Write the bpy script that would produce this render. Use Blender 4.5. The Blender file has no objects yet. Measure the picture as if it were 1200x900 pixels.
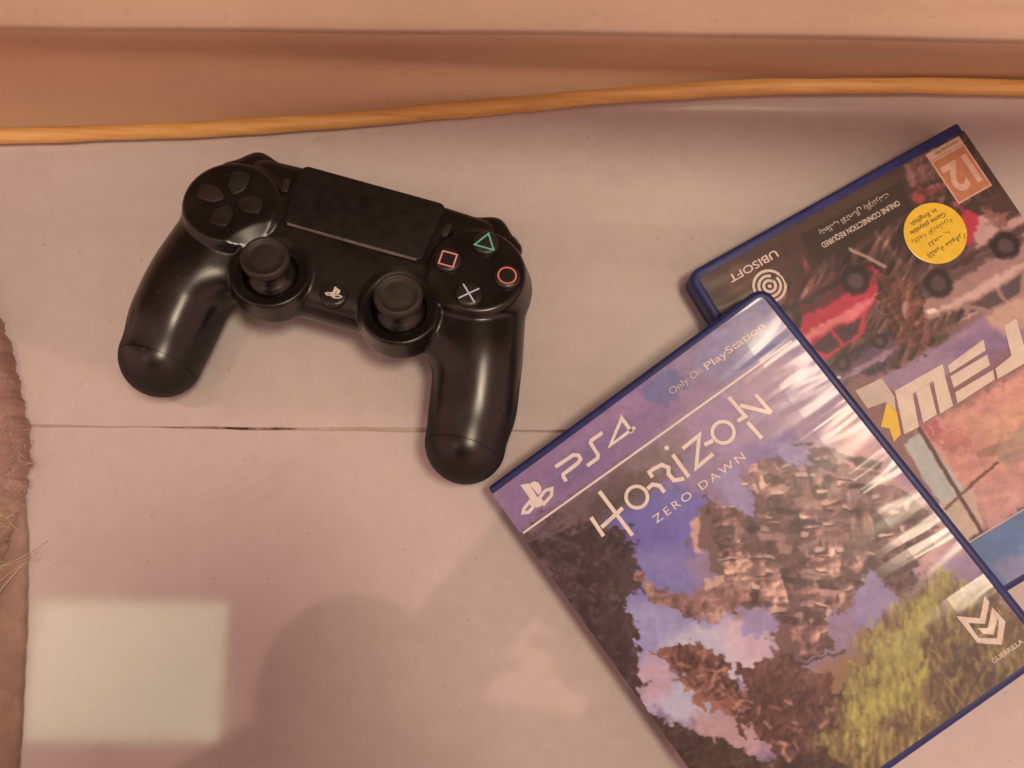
import bpy, bmesh, math, random
import numpy as np
from mathutils import Matrix, Vector

# ------------------------------------------------------------------ scene, camera, light
SC = bpy.context.scene
COL = SC.collection
MM = 0.001
SC.render.engine = 'CYCLES'
SC.view_settings.view_transform = 'Standard'
SC.view_settings.look = 'None'
SC.view_settings.exposure = 0.0
SC.view_settings.gamma = 1.0
SC.view_settings.use_curve_mapping = False
SC.cycles.max_bounces = 8
SC.cycles.use_denoising = True

cam_d = bpy.data.cameras.new('camera')
cam_d.sensor_width = 36.0
cam_d.lens = 30.0
cam_d.clip_start = 0.01
cam_d.clip_end = 50.0
cam_d.dof.use_dof = True
cam_d.dof.focus_distance = 0.335
cam_d.dof.aperture_fstop = 14.0
camera = bpy.data.objects.new('camera', cam_d)
COL.objects.link(camera)
camera.location = (0.0, 0.0, 0.3546)
camera.rotation_euler = Matrix(((0.99993, -0.01166, 0.0), (0.01154, 0.9894, -0.14479), (0.00169, 0.14478, 0.98946))).to_euler()
SC.camera = camera

world = bpy.data.worlds.new('World')
SC.world = world
world.use_nodes = True
bg = world.node_tree.nodes['Background']
bg.inputs['Color'].default_value = (1.0, 0.53, 0.45, 1.0)
bg.inputs['Strength'].default_value = 0.90

def area_light(name, loc, size, size_y, energy, color, target=(0, 0, 0)):
    d = bpy.data.lights.new(name, 'AREA')
    d.shape = 'RECTANGLE'
    d.size, d.size_y = size, size_y
    d.energy = energy
    d.color = color
    o = bpy.data.objects.new(name, d)
    COL.objects.link(o)
    o.location = loc
    o.rotation_euler = (Vector(target) - Vector(loc)).to_track_quat('-Z', 'Y').to_euler()
    return o

# one warm round lamp overhead and a pale lamp panel mirrored in the glossy tile
lamp = area_light('ceiling_lamp', (0.58, 0.02, 2.0), 0.45, 0.45, 22.5, (1.0, 0.80, 0.57), (0.58, 0.02, 0.0))
lamp.data.shape = 'DISK'
pan = area_light('lamp_panel', (-1.10, -0.475, 2.2), 0.56, 0.385, 1.25, (0.86, 1.0, 0.62))
pan.rotation_euler = (0, 0, 0)

# ------------------------------------------------------------------ helpers
def s2l(c):
    c = np.asarray(c, float) / 255.0
    return np.where(c <= 0.04045, c / 12.92, ((c + 0.055) / 1.055) ** 2.4)

ILL = np.array([0.95, 0.59, 0.45])       # brightness of a white sheet on this floor
def alb(c, hi=0.85):
    return np.clip(s2l(c) / ILL, 0.0, hi)
def alb4(c, hi=0.85):
    a = alb(c, hi)
    return (float(a[0]), float(a[1]), float(a[2]), 1.0)

def link(name, me, mat=None, parent=None):
    o = bpy.data.objects.new(name, me)
    COL.objects.link(o)
    if mat is not None and me is not None:
        me.materials.clear()
        me.materials.append(mat)
    if parent is not None:
        o.parent = parent
    return o

def mesh(name, verts, faces, smooth=True, scale=MM):
    me = bpy.data.meshes.new(name)
    v = np.asarray(verts, float) * scale
    me.from_pydata(v.tolist(), [], [tuple(int(i) for i in f) for f in faces])
    if smooth:
        me.shade_smooth()
    me.update()
    return me

def tag(o, label=None, cat=None, group=None, kind=None):
    if label: o['label'] = label
    if cat: o['category'] = cat
    if group: o['group'] = group
    if kind: o['kind'] = kind
    return o

def empty(name):
    o = bpy.data.objects.new(name, None)
    o.empty_display_size = 0.02
    COL.objects.link(o)
    return o

# ------------------------------------------------------------------ materials
class NT:
    def __init__(self, name):
        self.m = bpy.data.materials.new(name)
        self.m.use_nodes = True
        self.t = self.m.node_tree
        self.b = self.t.nodes['Principled BSDF']
    def n(self, kind, **kw):
        x = self.t.nodes.new(kind)
        for k, v in kw.items():
            if k in x.inputs: x.inputs[k].default_value = v
            else: setattr(x, k, v)
        return x
    def l(self, a, b):
        self.t.links.new(a, b)
    def noise(self, scale, detail=4, rough=0.55, coord='Object', stretch=None, dist=0.0):
        tc = self.n('ShaderNodeTexCoord')
        src = tc.outputs[coord]
        if stretch:
            mp = self.n('ShaderNodeMapping'); mp.inputs['Scale'].default_value = stretch
            self.l(src, mp.inputs[0]); src = mp.outputs[0]
        x = self.n('ShaderNodeTexNoise')
        x.inputs['Scale'].default_value = scale; x.inputs['Detail'].default_value = detail
        x.inputs['Roughness'].default_value = rough; x.inputs['Distortion'].default_value = dist
        self.l(src, x.inputs['Vector'])
        return x.outputs['Fac']
    def ramp(self, src, stops):
        r = self.n('ShaderNodeValToRGB')
        e = r.color_ramp.elements
        while len(e) < len(stops): e.new(0.5)
        for i, (p, c) in enumerate(stops):
            e[i].position = p
            e[i].color = c if len(c) == 4 else (*c, 1)
        self.l(src, r.inputs[0])
        return r.outputs[0]
    def mrange(self, src, a, b, c, d):
        r = self.n('ShaderNodeMapRange')
        for i, v in enumerate((a, b, c, d)): r.inputs[i + 1].default_value = v
        self.l(src, r.inputs[0])
        return r.outputs[0]
    def bump(self, src, strength, dist, normal=None):
        x = self.n('ShaderNodeBump')
        x.inputs['Strength'].default_value = strength; x.inputs['Distance'].default_value = dist
        self.l(src, x.inputs['Height'])
        if normal is not None: self.l(normal, x.inputs['Normal'])
        return x.outputs[0]
    def set(self, **kw):
        for k, v in kw.items():
            self.b.inputs[k.replace('_', ' ')].default_value = v
        return self

def mix3(t, a, b, fac):
    x = t.n('ShaderNodeMix', data_type='RGBA')
    if isinstance(fac, float): x.inputs[0].default_value = fac
    else: t.l(fac, x.inputs[0])
    for i, v in ((6, a), (7, b)):
        if isinstance(v, tuple): x.inputs[i].default_value = v if len(v) == 4 else (*v, 1)
        else: t.l(v, x.inputs[i])
    return x.outputs[2]

def m_tile():
    t = NT('glazed_tile')
    big = t.noise(9, 5, 0.6)
    fine = t.noise(60, 4, 0.6)
    c1 = t.ramp(big, [(0.30, (0.545, 0.505, 0.500)), (0.55, (0.600, 0.560, 0.550)), (0.75, (0.630, 0.585, 0.565))])
    st = t.noise(5.5, 6, 0.7, dist=1.4, stretch=(1.0, 1.6, 1.0))
    stf = t.mrange(st, 0.57, 0.72, 0.0, 0.42)
    c2 = mix3(t, c1, (0.46, 0.36, 0.29), stf)
    sp = t.noise(330, 3, 0.6)
    c3 = mix3(t, c2, (0.30, 0.22, 0.17), t.mrange(sp, 0.66, 0.76, 0.0, 0.65))
    sc = t.noise(30, 2, 0.5, stretch=(0.25, 5.0, 1.0), dist=0.6)
    c4 = mix3(t, c3, (0.68, 0.64, 0.61), t.mrange(sc, 0.66, 0.74, 0.0, 0.22))
    cl = t.noise(130, 5, 0.7)
    c5 = mix3(t, c4, (0.50, 0.44, 0.41), t.mrange(cl, 0.42, 0.72, 0.0, 0.38))
    t.l(c5, t.b.inputs['Base Color'])
    t.l(t.mrange(fine, 0.3, 0.75, 0.050, 0.080), t.b.inputs['Roughness'])
    t.set(IOR=1.95)
    t.l(t.bump(t.noise(16, 3, 0.5), 0.12, 0.0003), t.b.inputs['Normal'])
    return t.m

def m_grout():
    t = NT('dirty_grout')
    tc = t.n('ShaderNodeTexCoord')
    sp = t.n('ShaderNodeSeparateXYZ'); t.l(tc.outputs['Object'], sp.inputs[0])
    n = t.noise(15, 5, 0.75, stretch=(1, 0.2, 1))
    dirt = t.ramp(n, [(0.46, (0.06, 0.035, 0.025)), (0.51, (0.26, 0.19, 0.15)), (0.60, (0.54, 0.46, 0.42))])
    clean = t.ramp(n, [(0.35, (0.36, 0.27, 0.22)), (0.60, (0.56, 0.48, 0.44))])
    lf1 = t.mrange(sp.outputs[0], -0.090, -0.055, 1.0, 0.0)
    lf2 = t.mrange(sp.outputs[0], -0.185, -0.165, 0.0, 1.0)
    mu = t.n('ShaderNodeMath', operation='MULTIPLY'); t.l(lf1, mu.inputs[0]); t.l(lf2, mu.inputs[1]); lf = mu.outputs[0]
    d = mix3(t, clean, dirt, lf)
    t.l(d, t.b.inputs['Base Color'])
    t.set(Roughness=0.9)
    return t.m

def m_black_plastic():
    t = NT('worn_black_plastic')
    n = t.noise(35, 5, 0.6)
    g = t.noise(160, 4, 0.7)
    c = t.ramp(n, [(0.35, (0.007, 0.006, 0.005)), (0.60, (0.011, 0.009, 0.008)), (0.80, (0.028, 0.021, 0.017))])
    sp = t.noise(900, 2, 0.5)
    dust = t.mrange(sp, 0.70, 0.78, 0.0, 0.5)
    t.l(mix3(t, c, (0.16, 0.12, 0.10), dust), t.b.inputs['Base Color'])
    tc = t.n('ShaderNodeTexCoord'); sz = t.n('ShaderNodeSeparateXYZ'); t.l(tc.outputs['Object'], sz.inputs[0])
    low = t.mrange(sz.outputs[2], -0.0225, -0.0185, 0.42, 0.0)      # the lower shell is a matte, textured moulding
    ad = t.n('ShaderNodeMath', operation='ADD'); t.l(t.mrange(n, 0.3, 0.75, 0.20, 0.38), ad.inputs[0]); t.l(low, ad.inputs[1])
    t.l(ad.outputs[0], t.b.inputs['Roughness'])
    t.set(IOR=1.5)
    b1 = t.bump(t.noise(2200, 2, 0.5), 0.12, 0.00012)
    t.l(t.bump(g, 0.05, 0.0002, b1), t.b.inputs['Normal'])
    return t.m

def m_plain(name, col, rough=0.4, nscale=60, amp=0.25, bump=0.0, spec=0.5, coat=0.0):
    t = NT(name)
    n = t.noise(nscale, 5, 0.6)
    a = tuple(c * (1 - amp) for c in col[:3]); b = tuple(min(1, c * (1 + amp)) for c in col[:3])
    t.l(t.ramp(n, [(0.3, a), (0.7, b)]), t.b.inputs['Base Color'])
    t.l(t.mrange(n, 0.3, 0.7, rough * 0.8, rough * 1.2), t.b.inputs['Roughness'])
    t.b.inputs['Specular IOR Level'].default_value = spec
    if coat:
        t.b.inputs['Coat Weight'].default_value = coat; t.b.inputs['Coat Roughness'].default_value = 0.08
    if bump:
        t.l(t.bump(n, 1.0, bump), t.b.inputs['Normal'])
    return t.m

def film_normal(t):
    """creases of the clear sleeve film, looser toward the opening edge"""
    w1 = t.noise(44, 2, 0.4, stretch=(0.30, 1.5, 1.0), dist=0.35)
    tc = t.n('ShaderNodeTexCoord'); sp = t.n('ShaderNodeSeparateXYZ'); t.l(tc.outputs['Object'], sp.inputs[0])
    k = t.mrange(sp.outputs[0], 0.060, 0.115, 0.10, 1.0)
    mu = t.n('ShaderNodeMath', operation='MULTIPLY'); t.l(w1, mu.inputs[0]); t.l(k, mu.inputs[1])
    b1 = t.bump(mu.outputs[0], 1.0, 0.0027)
    w2 = t.noise(55, 3, 0.5, stretch=(0.5, 1.2, 1.0))
    return t.bump(w2, 0.3, 0.0005, b1)

def m_print():
    t = NT('printed_cover')
    a = t.n('ShaderNodeVertexColor', layer_name='print')
    t.l(a.outputs[0], t.b.inputs['Base Color'])
    t.set(Roughness=0.42)
    t.b.inputs['Coat Weight'].default_value = 0.6
    t.b.inputs['Coat Roughness'].default_value = 0.18
    t.b.inputs['Coat IOR'].default_value = 1.5
    t.b.inputs['Specular IOR Level'].default_value = 0.3
    t.l(film_normal(t), t.b.inputs['Coat Normal'])
    return t.m

def m_ink(name, col, amp=0.08):
    t = NT(name)
    n = t.noise(250, 3, 0.6)
    a = tuple(c * (1 - amp) for c in col[:3]); b = tuple(min(1, c * (1 + amp)) for c in col[:3])
    t.l(t.ramp(n, [(0.3, a), (0.7, b)]), t.b.inputs['Base Color'])
    t.set(Roughness=0.42)
    t.b.inputs['Coat Weight'].default_value = 0.6
    t.b.inputs['Coat Roughness'].default_value = 0.18
    t.b.inputs['Specular IOR Level'].default_value = 0.3
    t.l(film_normal(t), t.b.inputs['Coat Normal'])
    return t.m

M = {}
M['tile'] = m_tile()
M['grout'] = m_grout()
M['black'] = m_black_plastic()
M['rubber'] = m_plain('black_rubber', (0.026, 0.021, 0.019), 0.55, 90, 0.35, 0.00008, 0.45)
M['button'] = m_plain('grey_black_button', (0.020, 0.017, 0.016), 0.38, 120, 0.3, 0.00004)
M['dpad'] = m_plain('worn_direction_button', (0.020, 0.015, 0.013), 0.5, 120, 0.3, 0.00005, 0.35)
M['pad'] = m_plain('touchpad_plastic', (0.010, 0.008, 0.007), 0.50, 200, 0.25, 0.00002, 0.3)
M['lip'] = m_plain('lip_highlight', (0.10, 0.078, 0.068), 0.34, 200, 0.4)  # pale colour stands in for the highlight along the edge
M['green'] = m_plain('green_symbol', (0.16, 0.62, 0.50), 0.4, 300, 0.1)
M['pink'] = m_plain('pink_symbol', (0.80, 0.34, 0.42), 0.4, 300, 0.1)
M['red'] = m_plain('red_symbol', (0.75, 0.24, 0.20), 0.4, 300, 0.1)
M['lilac'] = m_plain('lilac_symbol', (0.60, 0.62, 0.85), 0.4, 300, 0.1)
M['chrome'] = m_plain('pale_emblem', (0.72, 0.70, 0.66), 0.25, 300, 0.1)
M['blue'] = m_plain('navy_case_plastic', (0.022, 0.030, 0.150), 0.46, 70, 0.2, 0.00002, 0.4, 0.0)
M['print'] = m_print()
M['ink'] = m_ink('pale_ink', (0.80, 0.76, 0.74))
M['ink2'] = m_ink('cream_ink', (0.72, 0.66, 0.60))
M['ink_dim'] = m_ink('dim_ink', (0.58, 0.53, 0.50))
M['orange'] = m_ink('orange_badge', (0.50, 0.22, 0.12), 0.15)
M['peach'] = m_ink('peach_badge', (0.66, 0.44, 0.36), 0.12)
M['yellow'] = m_ink('yellow_sticker', (0.84, 0.60, 0.05), 0.06)
M['brown_ink'] = m_ink('brown_ink', (0.16, 0.10, 0.02))
def m_paint(name, col, dirt):
    t = NT(name)
    n = t.noise(14, 5, 0.65, stretch=(0.5, 1, 1))
    a = tuple(c * 0.90 for c in col); b = tuple(c * 1.08 for c in col)
    c1 = t.ramp(n, [(0.3, a), (0.7, b)])
    d = t.noise(58, 4, 0.6, stretch=(0.7, 1.6, 1.6))
    c2 = mix3(t, c1, dirt, t.mrange(d, 0.70, 0.80, 0.0, 0.7))
    g = t.noise(260, 3, 0.6)
    c3 = mix3(t, c2, dirt, t.mrange(g, 0.60, 0.85, 0.0, 0.35))
    t.l(c3, t.b.inputs['Base Color'])
    t.l(t.mrange(n, 0.3, 0.7, 0.35, 0.5), t.b.inputs['Roughness'])
    t.l(t.bump(t.noise(90, 4, 0.6), 0.3, 0.0005), t.b.inputs['Normal'])
    return t.m
M['skirt'] = m_paint('shaded_skirting_paint', (0.57, 0.385, 0.255), (0.28, 0.18, 0.12))  # same paint as the rail, darkened for shade on the upright face
M['rail'] = m_paint('lit_rail_paint', (0.76, 0.60, 0.45), (0.36, 0.26, 0.19))  # same paint as the panel, lightened for light on the slope
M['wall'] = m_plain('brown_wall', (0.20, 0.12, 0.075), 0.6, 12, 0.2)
M['cable'] = None

def m_cable():
    t = NT('tan_cable')
    n = t.noise(90, 6, 0.7, stretch=(0.10, 1.6, 1.6), dist=0.4)
    c = t.ramp(n, [(0.28, (0.36, 0.17, 0.05)), (0.42, (0.66, 0.37, 0.11)), (0.56, (0.80, 0.48, 0.16)), (0.72, (0.88, 0.62, 0.32))])
    t.l(c, t.b.inputs['Base Color'])
    t.set(Roughness=0.42)
    t.l(t.bump(n, 0.6, 0.0006), t.b.inputs['Normal'])
    return t.m
M['cable'] = m_cable()

def m_rug():
    t = NT('frayed_rug')
    n = t.noise(38, 6, 0.65, dist=0.8)
    tc = t.n('ShaderNodeTexCoord'); sp = t.n('ShaderNodeSeparateXYZ'); t.l(tc.outputs['Object'], sp.inputs[0])
    band = t.mrange(sp.outputs[1], 0.004, 0.030, 0.0, 1.0)
    c = t.ramp(n, [(0.30, (0.19, 0.12, 0.085)), (0.50, (0.44, 0.33, 0.25)), (0.70, (0.72, 0.62, 0.52))])
    p = t.ramp(n, [(0.30, (0.29, 0.165, 0.15)), (0.55, (0.43, 0.28, 0.26)), (0.75, (0.54, 0.41, 0.37))])
    t.l(mix3(t, c, p, band), t.b.inputs['Base Color'])
    t.set(Roughness=0.95)
    t.b.inputs['Specular IOR Level'].default_value = 0.1
    t.l(t.bump(t.noise(420, 4, 0.7), 1.0, 0.0012), t.b.inputs['Normal'])
    return t.m
M['rug'] = m_rug()
M['binding'] = m_plain('rug_binding', (0.36, 0.26, 0.215), 0.9, 120, 0.2, 0.0006, 0.1)
M['thread'] = m_plain('rug_thread', (0.62, 0.52, 0.42), 0.8, 120, 0.15, 0.0, 0.2)

# ------------------------------------------------------------------ shape builders (millimetres)
def rrect(x0, y0, x1, y1, radii, inset=0.0, seg=7):
    """outline of a rectangle with own radius at each corner: (x0,y0) (x1,y0) (x1,y1) (x0,y1)"""
    x0 += inset; y0 += inset; x1 -= inset; y1 -= inset
    out = []
    for (cx, cy, sx, sy, a0), r in zip(((x0, y0, 1, 1, 180), (x1, y0, -1, 1, 270), (x1, y1, -1, -1, 0), (x0, y1, 1, -1, 90)), radii):
        r = max(r - inset, 0.15)
        for k in range(seg + 1):
            a = math.radians(a0 + 90.0 * k / seg)
            out.append((cx + sx * r + r * math.cos(a), cy + sy * r + r * math.sin(a)))
    return out

def stack(rings, cap=True):
    """rings: list of lists of (x,y,z) with equal length -> verts, faces"""
    n = len(rings[0]); V = [p for r in rings for p in r]; F = []
    for k in range(len(rings) - 1):
        for i in range(n):
            j = (i + 1) % n
            F.append((k * n + i, k * n + j, (k + 1) * n + j, (k + 1) * n + i))
    if cap:
        F.append(tuple(range(n - 1, -1, -1)))
        F.append(tuple((len(rings) - 1) * n + i for i in range(n)))
    return V, F

def slab(outline_fn, z0, z1, bev, steps=3, bev0=None):
    """outline_fn(inset) extruded from z0 to z1 with rounded rims"""
    b0 = bev if bev0 is None else bev0
    prof = []
    for k in range(steps + 1):
        a = math.pi / 2 * k / steps
        prof.append((b0 * (1 - math.sin(a)), z0 + b0 * (1 - math.cos(a))))
    for k in range(steps + 1):
        a = math.pi / 2 * k / steps
        prof.append((bev * (1 - math.cos(a)), z1 - bev * (1 - math.sin(a))))
    return stack([[(x, y, z) for x, y in outline_fn(i)] for i, z in prof])

def poly_inset(pts, d):
    """rough inset of a convex-ish outline toward its centroid"""
    c = np.mean(np.array(pts), 0)
    out = []
    for p in pts:
        v = np.array(p) - c; L = np.linalg.norm(v)
        out.append(tuple(c + v * max(0.05, (L - d) / L)))
    return out

def round_poly(pts, r, seg=4):
    out = []; n = len(pts)
    for i in range(n):
        p = np.array(pts[i], float); a = np.array(pts[i - 1], float) - p; b = np.array(pts[(i + 1) % n], float) - p
        rr = min(r, 0.45 * np.linalg.norm(a), 0.45 * np.linalg.norm(b))
        A = p + a / np.linalg.norm(a) * rr; B = p + b / np.linalg.norm(b) * rr
        for k in range(seg + 1):
            t = k / seg
            out.append(tuple((1 - t) ** 2 * A + 2 * t * (1 - t) * p + t * t * B))
    return out

def lathe(prof, cx, cy, seg=40):
    rings = [[(cx + r * math.cos(2 * math.pi * i / seg), cy + r * math.sin(2 * math.pi * i / seg), z) for i in range(seg)] for r, z in prof]
    return stack(rings)

def ribbon(pts, w, z, closed=False):
    """flat stroke of width w along pts at height z"""
    P = [np.array(p, float) for p in pts]; n = len(P); V = []; F = []
    for i in range(n):
        a = P[i - 1] if (i > 0 or closed) else P[i]; b = P[(i + 1) % n] if (i < n - 1 or closed) else P[i]
        d1 = P[i] - a; d2 = b - P[i]
        l1 = np.linalg.norm(d1); l2 = np.linalg.norm(d2)
        d1 = d1 / l1 if l1 > 1e-9 else d2 / l2
        d2 = d2 / l2 if l2 > 1e-9 else d1
        n1 = np.array([-d1[1], d1[0]]); n2 = np.array([-d2[1], d2[0]])
        m = n1 + n2; m = m / max(np.linalg.norm(m), 1e-6)
        k = w / 2 / max(0.42, m @ n1)
        V += [(*(P[i] + m * k), z), (*(P[i] - m * k), z)]
    for i in range(n if closed else n - 1):
        j = (i + 1) % n
        F.append((2 * i, 2 * i + 1, 2 * j + 1, 2 * j))
    return V, F

def join(parts):
    V = []; F = []
    for v, f in parts:
        o = len(V); V += list(v); F += [tuple(i + o for i in q) for q in f]
    return V, F

def flat_poly(pts, z):
    return [(x, y, z) for x, y in pts], [tuple(range(len(pts)))]

def disc_pts(cx, cy, r, n=40):
    return [(cx + r * math.cos(2 * math.pi * i / n), cy + r * math.sin(2 * math.pi * i / n)) for i in range(n)]

def up_faces(me):
    """turn every face of a flat print upward"""
    bm = bmesh.new(); bm.from_mesh(me)
    bm.normal_update()
    for f in bm.faces:
        if f.normal.z < 0: f.normal_flip()
    bm.to_mesh(me); bm.free()
    return me

# ------------------------------------------------------------------ surface nets for the moulded body
def surface_nets(F, org, h):
    S = F < 0
    nx, ny, nz = F.shape
    c = np.zeros((nx - 1, ny - 1, nz - 1), np.int8)
    for dx in (0, 1):
        for dy in (0, 1):
            for dz in (0, 1):
                c += S[dx:nx - 1 + dx, dy:ny - 1 + dy, dz:nz - 1 + dz]
    act = (c > 0) & (c < 8)
    idx = np.argwhere(act)
    acc = np.zeros((len(idx), 3)); cnt = np.zeros(len(idx))
    corners = [(0, 0, 0), (1, 0, 0), (0, 1, 0), (1, 1, 0), (0, 0, 1), (1, 0, 1), (0, 1, 1), (1, 1, 1)]
    for a in range(8):
        for b in range(a + 1, 8):
            if sum(abs(p - q) for p, q in zip(corners[a], corners[b])) != 1: continue
            fa = F[idx[:, 0] + corners[a][0], idx[:, 1] + corners[a][1], idx[:, 2] + corners[a][2]]
            fb = F[idx[:, 0] + corners[b][0], idx[:, 1] + corners[b][1], idx[:, 2] + corners[b][2]]
            m = (fa < 0) != (fb < 0)
            t = np.where(m, fa / np.where(m, fa - fb, 1.0), 0)
            p = np.array(corners[a]) + t[:, None] * (np.array(corners[b]) - np.array(corners[a]))
            acc += np.where(m[:, None], p, 0); cnt += m
    V = org + h * (idx + acc / cnt[:, None])
    num = -np.ones(act.shape, np.int64); num[act] = np.arange(len(idx))
    Q = []
    for ax in range(3):
        a1, a2 = [(1, 2), (2, 0), (0, 1)][ax]
        s0 = [slice(1, -1)] * 3; s1 = [slice(1, -1)] * 3
        s0[ax] = slice(0, -1); s1[ax] = slice(1, None)
        A = S[tuple(s0)]; B = S[tuple(s1)]
        e = np.argwhere(A != B)
        inside = A[tuple(e.T)]
        base = e.copy()
        for k in (a1, a2): base[:, k] += 1
        def cell(d1, d2):
            q = base.copy(); q[:, a1] += d1; q[:, a2] += d2
            return num[q[:, 0], q[:, 1], q[:, 2]]
        q = np.stack([cell(-1, -1), cell(0, -1), cell(0, 0), cell(-1, 0)], 1)
        q[~inside] = q[~inside][:, ::-1]
        Q.append(q)
    return V, np.concatenate(Q)

def smin(a, b, k):
    h = np.clip(0.5 + 0.5 * (b - a) / k, 0, 1)
    return b + (a - b) * h - k * h * (1 - h)
def smax(a, b, k):
    return -smin(-a, -b, k)
def cone(P, a, b, ra, rb):
    a = np.array(a, float); ab = np.array(b, float) - a
    t = np.clip(((P - a) @ ab) / (ab @ ab), 0, 1)
    return np.linalg.norm(P - a - t[..., None] * ab, axis=-1) - (ra + (rb - ra) * t)
def rbox(P, c, hs, r):
    q = np.abs(P - np.array(c, float)) - (np.array(hs, float) - r)
    return np.linalg.norm(np.maximum(q, 0), axis=-1) + np.minimum(q.max(-1), 0) - r

def net_mesh(name, f, lo, hi, h, proj=2):
    ax = [np.arange(l, u + h, h) for l, u in zip(lo, hi)]
    G = np.stack(np.meshgrid(*ax, indexing='ij'), -1)
    V, Q = surface_nets(f(G), np.array(lo, float), h)
    for _ in range(proj):
        d = f(V); e = 0.15
        g = np.stack([(f(V + np.eye(3)[k] * e) - f(V - np.eye(3)[k] * e)) / (2 * e) for k in range(3)], -1)
        V = V - np.clip(d / np.maximum((g * g).sum(-1), 0.2), -0.5 * h, 0.5 * h)[:, None] * g
    me = bpy.data.meshes.new(name)
    me.vertices.add(len(V)); me.vertices.foreach_set('co', (V * MM).astype(np.float32).ravel())
    me.loops.add(Q.size); me.loops.foreach_set('vertex_index', Q.astype(np.int32).ravel())
    me.polygons.add(len(Q)); me.polygons.foreach_set('loop_start', np.arange(0, Q.size, 4, dtype=np.int32))
    me.update(calc_edges=True); me.validate()
    me.shade_smooth()
    return me

# ================================================================== the setting
floor = link('floor', mesh('floor', [(-900, -900, -0.6), (900, -900, -0.6), (900, 191, -0.6), (-900, 191, -0.6)], [(0, 1, 2, 3)]), M['grout'])
tag(floor, kind='structure')
def add_tile(x0, y0, x1, y1, dz, wob_lo, wob_hi, seed):
    def wob(x, k): return 0.22 * math.sin(x * 0.031 + k) + 0.16 * math.sin(x * 0.083 + 2 * k) + 0.10 * math.sin(x * 0.21 + 3 * k) + 0.06 * math.sin(x * 0.53 + k)
    xs_ = np.linspace(x0 + 0.8, x1 - 0.8, 120)
    def outline(i):
        lo = [(x, y0 + i + (wob(x, seed) if wob_lo else 0)) for x in xs_]
        hi = [(x, y1 - i + (wob(x, seed + 1) if wob_hi else 0)) for x in xs_[::-1]]
        return [(x0 + i, y0 + i + 0.8)] + lo + [(x1 - i, y0 + i + 0.8), (x1 - i, y1 - i - 0.8)] + hi + [(x0 + i, y1 - i - 0.8)]
    V, F = slab(outline, -8 + dz, dz, 0.35, 2)
    link('tile', mesh('tile', V, F, smooth=False), M['tile'], floor)
for k, cx in enumerate((-1, 0, 1)):
    add_tile(cx * 601 - 300, 32.45, cx * 601 + 300, 190.5, 0.0, True, False, 2.0 + k)
    add_tile(cx * 601 - 300, -568.5, cx * 601 + 300, 31.65, -0.12, False, True, 5.0 + k)

# skirting board: a coved tan panel whose foot follows the cable, and a top rail coloured paler for the light it catches
def foot_y(x):
    return float(np.interp(x, [-450, -380, -223, -168, -112, -57, -1, 54, 110, 167, 223, 450], [155, 156.5, 161.0, 163.2, 166.8, 171.8, 178.0, 183.2, 186.5, 187.5, 187.5, 187.0]))
xs = np.linspace(-450, 450, 91)
def loft(name, fn, mat, parent):
    rows = [fn(x) for x in xs]; n = len(rows[0]); V = [(x, y, z) for x, r in zip(xs, rows) for y, z in r]; F = []
    for i in range(len(xs) - 1):
        for k in range(n - 1):
            F.append((i * n + k, (i + 1) * n + k, (i + 1) * n + k + 1, i * n + k + 1))
    return link(name, mesh(name, V, F), mat, parent)
def panel_profile(x):
    fy = foot_y(x); wob = 0.3 * math.sin(x * 0.021) + 0.2 * math.sin(x * 0.05 + 1); zc = 4 + 0.55 * (190 - fy); zw = 0.8 * math.sin(x * 0.013 + 2)
    p = [(fy + (190 - fy) * math.sin(a), 0.05 + zc * (1 - math.cos(a))) for a in np.linspace(0, math.pi / 2, 9)]
    return p + [(190 + wob, 22.0), (190.0 + wob, 25.0), (190.2 + wob, 29.0 + zw), (190.8 + wob, 32.0 + zw), (191.8 + wob, 34.6 + zw), (193.4 + wob, 37.6 + zw), (195.4, 41.0 + zw), (197.0, 44.0 + zw), (198.2, 47.0), (199.2, 48.8), (200.6, 49.6), (212.0, 49.8)]
sk = empty('skirting_board')
tag(sk, 'tan skirting board with a rounded top rail painted paler as if lit, running along the top of the floor', 'skirting board')
loft('base_panel', lambda x: panel_profile(x)[:14], M['skirt'], sk)
loft('top_rail', lambda x: [(192.6, panel_profile(x)[12][1] - 0.6)] + [(y - 0.25, z) for y, z in panel_profile(x)[12:]], M['rail'], sk)
V, F = slab(lambda i: rrect(-620, 200.2, 620, 330, (1,) * 4, i, 2), 50.6, 1500, 0.8, 2)
wl = link('wall', mesh('wall', V, F, smooth=False), M['wall'])
tag(wl, 'brown wall rising behind the pale skirting board', 'wall')
fr = [(-600, 166), (-160, 160), (0, 150), (180, 140), (600, 138)]  # added bar out of view, placed to shade the floor near the wall
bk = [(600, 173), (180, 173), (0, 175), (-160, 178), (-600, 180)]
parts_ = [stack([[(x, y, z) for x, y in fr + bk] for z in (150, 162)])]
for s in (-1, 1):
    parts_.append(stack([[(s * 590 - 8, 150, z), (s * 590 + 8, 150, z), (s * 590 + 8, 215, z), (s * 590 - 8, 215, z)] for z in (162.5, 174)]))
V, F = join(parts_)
link('shade_bar', mesh('shade_bar', V, F, smooth=False), M['wall'], wl)

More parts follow.
